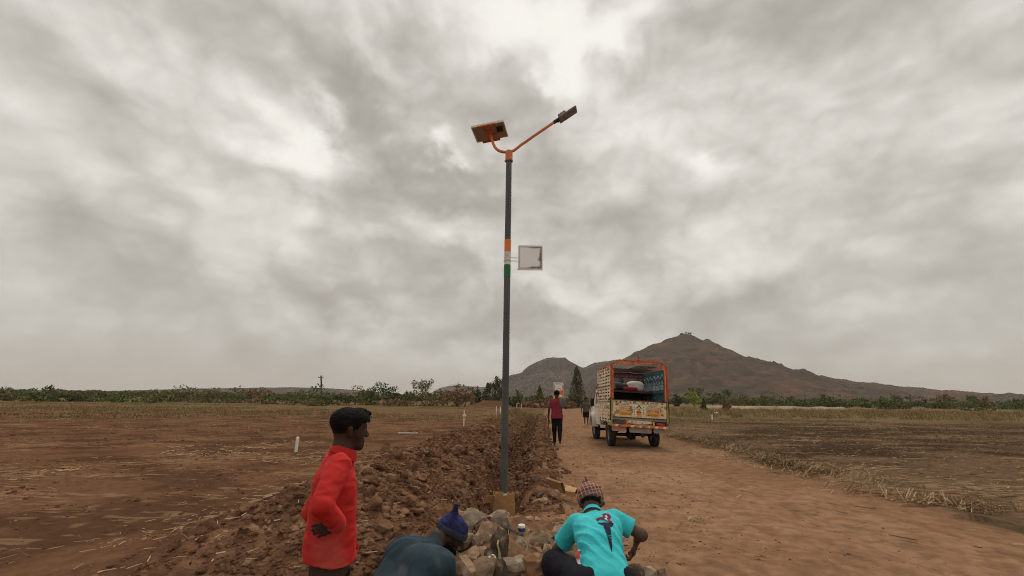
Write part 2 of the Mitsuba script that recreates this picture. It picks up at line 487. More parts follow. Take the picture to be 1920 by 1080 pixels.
def heap_places(n, r, y0=3.3, y1=40, s0=-3.3, s1=0.2):
    y = y0 * (y1 / y0) ** r.random(n)
    s = np.clip(r.normal(-1.45, 0.8, n), s0, s1)
    x = road_left(y) + s
    ok = ~((y < 5.7) & (x > -0.75)) & ~((np.hypot(x + 1.03, y - 2.5) < 0.6)) & ~((np.abs(x + 0.62) < 0.5) & (y < 3.6))
    return x[ok], y[ok]


r = R_(5)
small = [(np.array(m.vertices), np.array(m.faces)) for m in (clod(r, 0) for _ in range(10))]
medium = [(np.array(m.vertices), np.array(m.faces)) for m in (clod(r, 1) for _ in range(12))]
x, y = heap_places(16000, r)
sz = np.clip(r.lognormal(-4.0, 0.5, len(x)), 0.009, 0.06) * (0.75 + y / 16)
a1 = scatter(small, on_ground(x, y), sz, r)
x, y = heap_places(2000, r, 3.3, 26)
sz = np.clip(r.lognormal(-3.95, 0.62, len(x)), 0.010, 0.09)
a2 = scatter(medium, on_ground(x, y, 0.01), sz, r)
y = 8.2 * 5 ** r.random(1900)
x = road_left(y) + r.normal(-0.06, 0.2, len(y))
a3 = scatter(medium, on_ground(x, y), np.clip(r.lognormal(-3.2, 0.5, len(x)), 0.02, 0.09) * (0.8 + y / 40), r)
y = 4.2 * 7 ** r.random(6500)
x = road_left(y) - 2.8 - r.random(len(y)) * (3 + y)
keep = n2(x, y, 0.5, 19) > -0.06
x, y = x[keep], y[keep]
a4 = scatter(small, on_ground(x, y), np.clip(r.lognormal(-4.2, 0.5, len(x)), 0.006, 0.05) * (0.8 + y / 22), r)
setting('soil_clods', 'loose brown clods and crumbs of soil over the dug heap', cat([a1, a2, a3, a4]), 'clod_soil', False, 'stuff')
# the large clods, one by one
r = R_(17)
big = [(722, 858, 7.2, .15), (690, 944, 4.9, .13), (688, 976, 4.5, .10), (742, 872, 6.6, .12), (800, 846, 7.9, .12), (770, 885, 6.2, .12), (836, 850, 8.3, .11), (812, 905, 6.3, .10),
       (730, 940, 5.2, .10), (756, 925, 5.5, .11), (790, 940, 5.6, .10), (870, 830, 9.2, .14), (900, 818, 10.5, .15), (985, 800, 16, .22), (995, 812, 14, .2), (975, 838, 11.5, .17),
       (968, 868, 8.8, .15), (985, 862, 9.2, .12), (975, 885, 8.0, .13), (920, 842, 9.8, .14), (760, 985, 4.9, .09), (700, 1020, 4.3, .09), (725, 1000, 4.5, .08), (845, 925, 6.2, .1),
       (1005, 790, 18, .2), (880, 875, 7.6, .12), (712, 905, 5.8, .11), (860, 890, 7.0, .1), (958, 800, 15, .2), (935, 800, 13, .2)]
for px, py, Y, s in big:
    q = at(px, py, Y)
    m = clod(r, 2)
    m.apply_transform(rand_rot(r))
    m.apply_scale(s * 0.7)
    m.apply_translation([q[0], q[1], float(ground_z(q[0], q[1])) + s * 0.3])
    single('soil_clod', 'large brown clod on the dug soil heap, ' + ('far behind the lamp post' if Y > 9.5 else 'near the red shirt' if px < 760 else 'left of the lamp post'), 'clod', m, 'clod_soil', 50, 'large clods on the soil heap ' + ('far behind the lamp post' if Y > 9.5 else 'near the red shirt' if px < 760 else 'left of the lamp post'))

# ------------------------------------------------------------------ stones
dull('stone_tan', speckled((0.42, 0.285, 0.19), (0.28, 0.18, 0.115), 8.0, (0.47, 0.35, 0.25), 27.0, 4))
dull('stone_dark', speckled((0.075, 0.064, 0.054), (0.145, 0.107, 0.078), 8.0, (0.20, 0.145, 0.10), 21.0, 4))
dull('stone_grey', speckled((0.33, 0.265, 0.20), (0.21, 0.165, 0.125), 9.0, (0.40, 0.33, 0.26), 25.0, 4))
def spotted(p, n, uv):
    col = mix((0.31, 0.225, 0.15), (0.19, 0.13, 0.085), smoothstep(0.3, 0.7, fbm(p.x * 7, p.y * 7, p.z * 7, 4)))
    return mix(col, (0.75, 0.73, 0.69), smoothstep(0.63, 0.68, 0.5 * noise(p.x * 9, p.y * 9, p.z * 9) + 0.5 * fbm(p.x * 38, p.y * 38, p.z * 38, 2)))
dull('stone_spotted', spotted)
dull('stone_orange', speckled((0.33, 0.185, 0.10), (0.21, 0.115, 0.068), 6.0, (0.40, 0.26, 0.17), 23.0, 4))


def stone(r, size, k=13):
    """A quarried block: the hull of a few points, its arrises knocked off, its faces left uneven."""
    p = r.normal(size=(k, 3))
    p /= np.linalg.norm(p, axis=1, keepdims=True)
    p *= r.uniform(0.8, 1.12, (k, 1))
    m = trimesh.convex.convex_hull(p)
    m = m.subdivide_to_size(0.24)
    m.merge_vertices()
    v = np.array(m.vertices)
    o = r.random(3) * 30
    v += m.vertex_normals * (0.22 * (meshkit.fbm(v * 1.8 + o, 4, 3) - 0.5) + 0.11 * (meshkit.noise(v * 6 + o, 5) - 0.5))[:, None]
    m = trimesh.Trimesh(v, m.faces, process=False)
    ext = m.bounds[1] - m.bounds[0]
    m.vertices = (m.vertices - m.bounds.mean(0)) / ext * np.asarray(size)
    return m


STONES = [  # place in the photograph, metres ahead, width, depth, height, turn, tilt, material, label
    (884, 974, 4.25, .21, .2, .17, .3, .1, 'stone_grey', 'flat topped pale stone at the upper left of the rock pile'),
    (903, 990, 4.2, .14, .13, .17, .9, .1, 'stone_dark', 'dark stone wedged beside the flat topped tan stone'),
    (933, 968, 4.35, .22, .17, .09, .1, .15, 'stone_grey', 'grey slab lying topmost on the rock pile below the lamp post'),
    (938, 987, 4.1, .17, .15, .16, .2, .2, 'stone_dark', 'dark grey block under the topmost slab of the rock pile'),
    (917, 1004, 3.95, .26, .2, .25, .5, .3, 'stone_tan', 'largest tan boulder in the middle of the rock pile'),
    (882, 1010, 3.95, .09, .09, .08, 1.2, 0, 'stone_grey', 'small grey stone left of the largest tan boulder'),
    (874, 1022, 3.8, .12, .12, .1, .7, .2, 'stone_dark', 'dark stone right beside the face of the man in blue'),
    (896, 1018, 3.85, .08, .08, .1, .2, .2, 'stone_spotted', 'white splashed small stone under the largest tan boulder'),
    (884, 1044, 3.65, .14, .13, .12, .4, .1, 'stone_tan', 'tan stone in the left row below the dark stone'),
    (905, 1041, 3.72, .17, .13, .12, .2, .2, 'stone_tan', 'squarish tan stone below the largest boulder'),
    (920, 1050, 3.62, .13, .13, .11, .9, .3, 'stone_dark', 'greenish dark stone right of the squarish tan stone'),
    (874, 1068, 3.42, .16, .15, .17, .2, .1, 'stone_tan', 'pinkish tan stone touching the shoulder of the man in blue'),
    (905, 1068, 3.4, .20, .18, .2, 1.0, .35, 'stone_spotted', 'white splashed stone at the foot of the rock pile'),
    (937, 1034, 3.74, .15, .18, .36, .3, .12, 'stone_dark', 'tall dark slab standing upright at the right end of the rock pile'),
    (932, 1076, 3.45, .13, .15, .2, .4, .1, 'stone_dark', 'dark stone at the foot of the tall upright slab'),
    (974, 1027, 4.05, .20, .16, .15, .3, .3, 'stone_grey', 'grey brown wedge shaped stone right of the upright slab'),
    (1009, 1010, 4.25, .27, .2, .17, .2, .15, 'stone_spotted', 'large pale stone with white patches left of the turquoise shirt'),
    (962, 1006, 4.4, .10, .1, .09, .2, 0, 'stone_dark', 'dark stone left of the tape roll'),
    (978, 1006, 4.38, .13, .1, .085, .5, 0, 'stone_dark', 'dark stone directly under the tape roll'),
    (1045, 1002, 4.35, .15, .13, .13, .8, .1, 'stone_grey', 'grey stone beside the left sleeve of the turquoise shirt'),
    (962, 1070, 3.6, .20, .17, .17, .3, .3, 'stone_grey', 'pointed grey stone at the bottom edge below the string'),
    (1004, 1068, 3.62, .25, .2, .2, .6, .3, 'stone_orange', 'orange brown stone at the bottom edge left of the dark knee'),
    (1006, 1046, 3.95, .26, .14, .08, .1, 0, 'stone_dark', 'flat dark stone in the shade under the large pale stone'),
    (1013, 926, 6.4, .14, .12, .10, .5, .5, 'stone_dark', 'dark stone on the ground left of the cardboard sleeve'),
    (1022, 938, 6.1, .12, .1, .08, 1.1, .2, 'stone_tan', 'tan stone on the ground in front of the dark stone by the cardboard'),
    (1010, 939, 6.05, .08, .08, .06, .1, 0, 'stone_tan', 'small tan stone beside the tan stone by the cardboard'),
    (1042, 925, 6.7, .12, .1, .10, .3, .1, 'stone_tan', 'rounded tan stone propping up the cardboard sleeve'),
    (1003, 942, 5.95, .07, .06, .05, .1, 0, 'stone_grey', 'small grey stone on bare ground right of the post base'),
    (993, 972, 5.1, .10, .09, .05, .5, 0, 'stone_tan', 'low tan stone on bare ground above the tape roll'),
    (1008, 973, 5.1, .07, .06, .05, .5, 0, 'stone_tan', 'small pale stone on bare ground above the large pale stone'),
    (1191, 1074, 3.75, .16, .14, .14, .5, .2, 'stone_dark', 'dark stone at the bottom edge right of the turquoise shirt'),
    (1213, 1076, 3.8, .14, .12, .10, .2, .1, 'stone_grey', 'grey stone right of the dark stone at the bottom edge'),
    (1240, 1080, 3.85, .12, .12, .08, .2, .1, 'stone_dark', 'low dark stone rightmost along the bottom edge'),
    (1002, 898, 7.4, .13, .12, .08, .4, 0, 'stone_dark', 'dark clump stone at the road edge behind the lamp post base'),
    (975, 906, 7.1, .10, .1, .08, .8, 0, 'stone_dark', 'dark stone in the trench end just right of the lamp post'),
    (1128, 1034, 4.6, .11, .1, .1, .4, .1, 'stone_tan', 'tan stone hidden behind the turquoise shirt'),
]
r = R_(8)
for px, py, Y, w, d, h, turn, tilt, m_, lab in STONES[:-1]:
    q = at(px, py, Y)
    m = stone(r, (w * 1.08, d * 1.08, h * 1.05), int(r.integers(13, 22)))
    m.apply_transform(trimesh.transformations.euler_matrix(tilt * 0.7, -tilt * 0.5, turn))
    m.apply_translation(q)
    single('stone', lab, 'stone', m, m_, 20)
r = R_(29)
for k in range(130):                                            # lesser stones filling the pile
    px, py = (r.uniform(864, 950), r.uniform(985, 1085)) if k < 60 else (r.uniform(945, 1070), r.uniform(998, 1085))
    q = at(px, py, 4.55 - (py - 985) / 100 * 1.0 + r.uniform(-.05, .1))
    kind = int(r.integers(4))
    s = r.uniform(.04, .11)
    m = stone(r, (s * 1.3, s, s * .9), 11)
    m.apply_transform(rand_rot(r))
    m.apply_translation(q)
    single('small_stone', f"small {('tan', 'dark', 'grey brown', 'orange brown')[kind]} rubble stone wedged {'left' if px < 950 else 'right'} of the upright slab", 'stone', m, ('stone_tan', 'stone_dark', 'stone_grey', 'stone_orange')[kind], 22, f"{('tan', 'dark', 'grey brown', 'orange brown')[kind]} rubble {'left' if px < 950 else 'right'} of the upright slab")
# the ground heaped under the stones
def heap_color(p, n, uv):
    return mix((0.15, 0.085, 0.052), (0.25, 0.15, 0.092), smoothstep(0.3, 0.7, fbm(p.x * 12, p.y * 12, p.z * 12, 4)))
dull('heap_soil', heap_color)
gx, gy = np.meshgrid(np.linspace(-1.1, 1.2, 150), np.linspace(3.0, 5.7, 150))
bump = 0.24 * np.exp(-(((gx + 0.16) / 0.26) ** 2 + ((gy - 3.95) / 0.5) ** 2)) + 0.15 * np.exp(-(((gx - 0.15) / 0.3) ** 2 + ((gy - 4.0) / 0.5) ** 2)) + 0.10 * np.exp(-((gx / 0.5) ** 2 + ((gy - 5.3) / 0.5) ** 2))
setting('rubble_mound', 'low bank of red soil under the rock pile', grid_mesh(gx, gy, ground_z(gx, gy) - 0.03 + bump + 0.16 * n2(gx, gy, 5, 55) + 0.07 * n2(gx, gy, 16, 57)), 'heap_soil', True)
# gravel and crumbs
r = R_(12)
y = 4.2 * 7 ** r.random(2600)
x = road_left(y) + np.abs(r.normal(0, 1.5, len(y))) + r.random(len(y)) * 0.3
x2, y2 = r.uniform(-0.6, 1.0, 900), r.uniform(4.1, 7.2, 900)
x, y = np.r_[x, x2], np.r_[y, y2]
setting('gravel', 'small pebbles and soil crumbs strewn over the road edge', scatter(small, on_ground(x, y), np.clip(r.lognormal(-4.9, 0.55, len(x)), 0.004, 0.022) * (0.8 + y / 22), r), 'clod_soil', False, 'stuff')

# ------------------------------------------------------------------ straw, dry grass
dull('straw', speckled((0.44, 0.33, 0.205), (0.25, 0.175, 0.10), 1.3))
dull('grass_dry', speckled((0.30, 0.215, 0.11), (0.20, 0.15, 0.07), 0.5))
dull('grass_olive', speckled((0.13, 0.12, 0.052), (0.20, 0.165, 0.075), 0.5))


def strands(x, y, lmin, lmax, w, r, up=0.15):
    n = len(x)
    a = r.random(n) * math.pi
    L = r.uniform(lmin, lmax, n)
    d = np.stack([np.cos(a), np.sin(a), r.uniform(-up, up, n)], -1) * L[:, None] / 2
    s = np.stack([-np.sin(a), np.cos(a), r.uniform(0.2, 0.9, n)], -1) * (w * r.uniform(0.6, 1.3, n))[:, None] / 2
    c = on_ground(x, y, 0.015) + np.stack([0 * x, 0 * x, np.abs(d[:, 2]) + 0.01], -1)
    v = np.stack([c - d - s, c + d - s, c + d + s, c - d + s], 1).reshape(-1, 3)
    f = np.arange(n)[:, None] * 4
    return trimesh.Trimesh(v, np.vstack([f + [0, 1, 2], f + [0, 2, 3]]), process=False)


def tufts(x, y, h, spread, blades, w, r):
    """Upright bent blades in clumps."""
    n = len(x) * blades
    bx, by = np.repeat(x, blades) + r.normal(0, spread, n), np.repeat(y, blades) + r.normal(0, spread, n)
    hh = np.repeat(h, blades) * r.uniform(0.5, 1.2, n)
    a = r.random(n) * 2 * math.pi
    lean = r.uniform(0.1, 0.75, n) * hh
    b = on_ground(bx, by, -0.02)
    mid = b + np.stack([np.cos(a) * lean * 0.35, np.sin(a) * lean * 0.35, hh * 0.6], -1)
    tip = b + np.stack([np.cos(a) * lean, np.sin(a) * lean, hh], -1)
    s = np.stack([-np.sin(a + 0.7), np.cos(a + 0.7), 0 * a], -1) * np.broadcast_to(w, n)[:, None] / 2
    v = np.stack([b - s, b + s, mid + s * 0.7, mid - s * 0.7, tip], 1).reshape(-1, 3)
    f = np.arange(n)[:, None] * 5
    return trimesh.Trimesh(v, np.vstack([f + [0, 1, 2], f + [0, 2, 3], f + [3, 2, 4]]), process=False)


r = R_(21)
y = 8 * 9 ** r.random(9000)
x = road_left(y) - 3.3 - np.abs(r.normal(0, 1, len(y))) * (3 + y * 0.5)
keep = n2(x, y, 0.45, 77) > 0.09
x, y = x[keep], y[keep]
sa = strands(x, y, 0.04, 0.16, 0.007 + 0.0005 * y, r)
y = r.uniform(3.3, 9, 700)
x = road_left(y) - r.uniform(0.8, 5, len(y))
sb = strands(x, y, 0.03, 0.13, 0.006, r)
y = 7 * 8 ** r.random(5000)
x = road_right(y) + np.abs(r.normal(0.2, 1, len(y))) * (2 + 0.4 * y)
sc = strands(x, y, 0.05, 0.18, 0.008 + 0.0004 * y, r)
xe = r.uniform(2, 6.2, 60); ye = r.uniform(4, 13, 60)
sd = strands(xe, ye, 0.05, 0.3, 0.012, r)
setting('straw_litter', 'pale straw and stubble scattered over the fields', cat([sa, sb, sc, sd]), 'straw', False, 'stuff')
# straw swept up along the right edge of the road
y = 6.5 + 24 * r.random(5200) ** 1.3
x = road_right(y) + 0.45 + 0.4 * r.normal(size=len(y))
keep = (n2(x, y, 0.8, 91) > 0.0) & (r.random(len(x)) < np.where(y < 15, 1.0, 0.6))
e1 = strands(x[keep], y[keep], 0.06, 0.34, 0.011, r, 0.6)
y = 6.5 + 20 * r.random(420)
x = road_right(y) + 0.7 + 0.6 * r.normal(size=len(y))
e2 = tufts(x, y, r.uniform(0.08, 0.22, len(x)), 0.08, 9, 0.010, r)
setting('roadside_straw', 'pale straw swept up along the right edge of the dirt road', cat([e1, e2]), 'straw', False, 'stuff')
# tufts over the left heap's far end, the far fields
y = r.uniform(20, 46, 260); x = road_left(y) + r.normal(-1.6, 1.0, len(y))
g0 = tufts(x, y, r.uniform(0.15, 0.4, len(x)), 0.15, 9, 0.035, r)
y = r.uniform(38, 78, 1500); x = road_left(y) - 4 - r.random(len(y)) * (30 + y)
keep = n2(x, y, 0.08, 61) > 0.0
g1 = tufts(x[keep], y[keep], r.uniform(0.12, 0.4, keep.sum()), 0.6, 12, 0.06, r)
y = r.uniform(45, 95, 1700); x = road_right(y) + 1 + r.random(len(y)) * (30 + y)
g2 = tufts(x, y, r.uniform(0.3, 0.8, len(x)), 0.35, 10, 0.055, r)
setting('dry_grass', 'dry yellow grass in the far fields beside the road', cat([g0, g1, g2]), 'grass_dry', False, 'stuff')
y = r.uniform(30, 62, 900); x = road_left(y) - 6 - r.random(len(y)) * (30 + y)
keep = n2(x, y, 0.10, 66) > 0.03
g3 = tufts(x[keep], y[keep], r.uniform(0.07, 0.22, keep.sum()), 0.8, 14, 0.07, r)
y = r.uniform(14, 45, 420); x = road_right(y) + 2 + r.random(len(y)) * 22
g4 = tufts(x, y, r.uniform(0.06, 0.2, len(x)), 0.25, 9, 0.03, r)
setting('scrub_grass', 'olive green and brown grass in low bands across the fields', cat([g3, g4]), 'grass_olive', False, 'stuff')

# ------------------------------------------------------------------ hills
def hill_color(base, rock, green):
    def fn(p, n, uv):
        a = fbm(p.x * 0.018, p.y * 0.018, p.z * 0.045, 5)
        b = fbm(p.x * 0.035, p.y * 0.035, p.z * 0.08, 3)
        col = mix(base, rock, smoothstep(0.40, 0.72, a))
        col = mix(col, green, 0.8 * smoothstep(0.52, 0.66, b))
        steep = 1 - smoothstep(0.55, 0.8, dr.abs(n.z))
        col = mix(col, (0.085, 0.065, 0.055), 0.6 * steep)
        return col * (0.82 + 0.36 * fbm(p.x * 0.05, p.y * 0.05, p.z * 0.1, 3))
    return fn


dull('hill_right_soil', hill_color((0.078, 0.058, 0.047), (0.125, 0.072, 0.052), (0.050, 0.043, 0.031)))
dull('hill_mid_soil', hill_color((0.062, 0.050, 0.043), (0.090, 0.067, 0.054), (0.043, 0.038, 0.031)))


def hill(sil, D, reach, back, cliff, seed, name, label, m_, steps=(260, 70), foot=None):
    """A ridge D metres off along the silhouette points (px, py), sloping down towards and away from us with gullies; cliff: share of the height that stands steep at the top."""
    pts = np.array([at(px, py, D) for px, py in sil])
    x = np.linspace(pts[0, 0], pts[-1, 0], steps[0])
    H = np.interp(x, pts[:, 0], pts[:, 2])
    H = H + (meshkit.fbm(np.stack([x * 0.02, x * 0, x * 0], -1), 4, seed) - 0.5) * 0.03 * H.max()
    t = np.concatenate([-np.linspace(1, 0, steps[1]) ** 1.3, np.linspace(0, 1, 24)[1:]])
    X, Tt = np.meshgrid(x, t, indexing='ij')
    Hh = np.broadcast_to(H[:, None], X.shape)
    Y = D + np.where(Tt < 0, Tt * reach * (0.55 + 0.45 * Hh / H.max()), Tt * back)
    u = np.abs(Tt)
    prof = (1 - u) ** 1.25
    if cliff > 0:
        prof = np.where(u < 0.10, 1 - 0.04 * u / 0.1, np.where(u < 0.14, 0.96 - cliff * (u - 0.10) / 0.04, (0.96 - cliff) * np.clip((1 - u) / 0.86, 0, 1) ** 1.35))
    g = 0.6 * (meshkit.fbm(np.stack([X * 0.012, Y * 0.0035, X * 0 + seed], -1), 5, seed + 3) - 0.5) - 0.5 * np.abs(meshkit.fbm(np.stack([X * 0.022, Y * 0.006, X * 0 + seed], -1), 4, seed + 5) - 0.5)
    g2 = meshkit.fbm(np.stack([X * 0.05, Y * 0.03, X * 0 + seed], -1), 4, seed + 9) - 0.5
    base = float(ground_z(0, D - reach)) - 3
    Z = base + (Hh - base) * prof + (H.max() * (0.55 * g + 0.13 * g2)) * np.clip(u * 3, 0, 1) * np.clip((1 - u) * 2.5, 0, 1)
    Z = Z + g2 * H.max() * 0.035 * (1 - np.clip(u * 3, 0, 1))
    setting(name, label, grid_mesh(X, Y, Z), m_, True)


RIGHT = [(1080, 742), (1110, 712), (1140, 690), (1182, 666), (1191, 660), (1234, 642), (1262, 632), (1274, 628), (1285, 627), (1292, 627.5), (1300, 630), (1312, 636), (1320, 639), (1323, 637), (1328, 637),
         (1334, 645), (1350, 651), (1363, 657), (1400, 676), (1460, 693), (1530, 706), (1620, 716), (1720, 727), (1850, 738), (1960, 744)]
MID = [(860, 742), (900, 733), (930, 720), (954, 707), (978, 698), (987, 690), (994, 685), (1005, 679), (1024, 671), (1040, 670), (1053, 671), (1066, 677), (1081, 684), (1092, 690), (1107, 684), (1120, 680), (1132, 678), (1160, 676), (1200, 682), (1260, 700), (1330, 730)]
MESA = [(780, 744), (800, 741), (812, 735), (826, 727), (845, 723), (880, 724.5), (910, 726), (950, 728), (1000, 733), (1040, 744)]
LOW = [(-700, 742), (-300, 735), (0, 730), (200, 733), (400, 728), (550, 726), (620, 728), (690, 733), (740, 738), (800, 743), (850, 748)]
hill(LOW, 1500, 500, 300, 0, 4, 'low_ridge', 'low brown ridge along the left skyline', 'hill_mid_soil', (200, 24))
hill(MESA, 2600, 500, 500, 0.25, 8, 'mesa', 'small flat topped far hill left of the lamp post', 'hill_mid_soil', (160, 40))
hill(MID, 1700, 560, 500, 0.30, 12, 'rocky_hill', 'flat topped rocky hill in the middle distance', 'hill_mid_soil', (300, 80))
hill(RIGHT, 1000, 520, 400, 0.0, 20, 'brown_hill', 'tall brown hill behind the truck', 'hill_right_soil', (420, 110))

# ------------------------------------------------------------------ trees and bushes
def leafy(key, a, b):
    def fn(p, n, uv):
        return mix(a, b, fbm(p.x * 0.9, p.y * 0.9, p.z * 0.9, 3)) * (0.95 + 0.85 * noise(p.x * 5, p.y * 5, p.z * 5))
    return dull(key, fn)


leafy('leaf_green', (0.054, 0.076, 0.026), (0.105, 0.130, 0.045))
leafy('leaf_dark', (0.036, 0.046, 0.022), (0.070, 0.076, 0.036))
leafy('leaf_olive', (0.074, 0.080, 0.033), (0.135, 0.130, 0.052))
leafy('leaf_bright', (0.16, 0.20, 0.045), (0.26, 0.29, 0.075))
leafy('leaf_brown', (0.125, 0.078, 0.044), (0.20, 0.130, 0.072))
leafy('leaf_gum', (0.058, 0.062, 0.036), (0.105, 0.100, 0.058))
leafy('leaf_sparse', (0.17, 0.125, 0.080), (0.125, 0.11, 0.055))
dull('bark', speckled((0.11, 0.085, 0.065), (0.17, 0.14, 0.11), 2.0))
KIND = {'green': 'leaf_green', 'dark': 'leaf_dark', 'olive': 'leaf_olive', 'bright': 'leaf_bright', 'brown': 'leaf_brown', 'gum': 'leaf_gum', 'sparse': 'leaf_sparse'}


def crown(c, rad, n, leaf, r, shape='round', lumps=18):
    """Leaves gathered in clumps through an uneven crown."""
    L = []
    while len(L) < lumps:
        q = r.uniform(-1, 1, 3)
        if shape == 'cone':
            lim = 0.12 + 0.85 * (1 - (q[2] + 1) / 2) ** 0.9
            ok = math.hypot(q[0], q[1]) < lim
        else:
            ok = q @ q < 1 and q[2] > -0.85
        if ok:
            L.append(q)
    L = np.array(L)
    if shape == 'cone':                                            # dense from the ground up, ragged at the rim
        t = r.random(n) ** 1.35
        a = r.random(n) * 2 * math.pi
        o = r.random() * 40
        rag = 0.70 + 0.75 * meshkit.fbm(np.stack([np.cos(a) * 1.7 + o, np.sin(a) * 1.7, t * 7], -1), 3, 3)
        rr_ = np.clip((1 - t), 0.02, 1) ** 0.75 * rag * r.random(n) ** 0.45
        p = np.asarray(c) + np.stack([np.cos(a) * rr_, np.sin(a) * rr_, 2 * t - 1], -1) * np.asarray(rad)
        return leaves(p, leaf, r)
    size = r.uniform(0.22, 0.5, lumps) * (0.72 if shape == 'cone' else 1)
    pick = r.choice(lumps, n, p=size ** 2 / (size ** 2).sum())
    d = r.normal(size=(n, 3))
    d /= np.linalg.norm(d, axis=1, keepdims=True)
    p = L[pick] + d * (size[pick] * r.random(n) ** 0.4)[:, None] * np.array([1, 1, 0.8])
    if shape == 'round':
        stray = r.random(n) < 0.05
        p[stray] *= r.uniform(1.0, 1.25, (stray.sum(), 1))
    return leaves(np.asarray(c) + p * np.asarray(rad), leaf, r)


def leaves(p, leaf, r):
    n = len(p)
    a, b = r.normal(size=(2, n, 3))
    a /= np.linalg.norm(a, axis=1, keepdims=True)
    b = np.cross(a, b)
    b /= np.linalg.norm(b, axis=1, keepdims=True)
    s = leaf * r.uniform(0.5, 1.3, (n, 1))
    v = np.stack([p - a * s, p + b * s * 0.55, p + a * s, p - b * s * 0.55], 1).reshape(-1, 3)
    f = np.arange(n)[:, None] * 4
    return trimesh.Trimesh(v, np.vstack([f + [0, 1, 2], f + [0, 2, 3]]), process=False)


def tree(name, label, group, px, base, top, half, kind, Y, r, shape='round', bare=0.18, dens=1.0, lumps=18):
    """A trunk with limbs and a crown; base, top and half width as measured in the photograph, at Y metres."""
    if px < 905:
        top -= 0.24 * (base - top)
        half *= 1.2
    b, t = at(px, base, Y), at(px, top, Y)
    w = half / FOC * Y / math.cos(PITCH)
    g = float(ground_z(b[0], b[1]))
    H = t[2] - g
    key = thing(name, label, 'tree' if 'tree' in name else 'bush', group)
    lo = g + H * bare - (0.35 * H if 'bush' in name else 0)
    cz, rz = (lo + t[2]) / 2, (t[2] - lo) / 2
    rt = max(0.05, 0.028 * H)
    segs = [tube([[b[0], b[1], g - 0.1], [b[0] + 0.03 * H * r.normal(), b[1], g + H * 0.35], [b[0] + 0.04 * H * r.normal(), b[1], cz + rz * 0.5]], [rt, rt * 0.7, rt * 0.25], 7)]
    for k in range(6):
        a = r.random() * 6.28
        z0 = g + H * r.uniform(0.2, 0.55)
        segs.append(tube([[b[0], b[1], z0], [b[0] + 0.45 * w * math.cos(a), b[1] + 0.45 * w * math.sin(a), z0 + 0.22 * H], [b[0] + 0.8 * w * math.cos(a), b[1] + 0.8 * w * math.sin(a), z0 + 0.36 * H]],
                         [rt * 0.5, rt * 0.3, rt * 0.1], 5, False))
    part(key, 'trunk' if 'tree' in name else 'stems', cat(segs), 'bark', 40)
    leaf = (0.0028 if 'bush' in name else 0.0024) * Y
    n = int(np.clip(w * H / leaf ** 2 * (2.4 if shape == 'cone' else 2.4) * dens, 500, 5000))
    part(key, 'crown', crown([b[0], b[1], cz], [w, w * 0.9, rz], n, leaf, r, shape, lumps), KIND[kind])
    return key


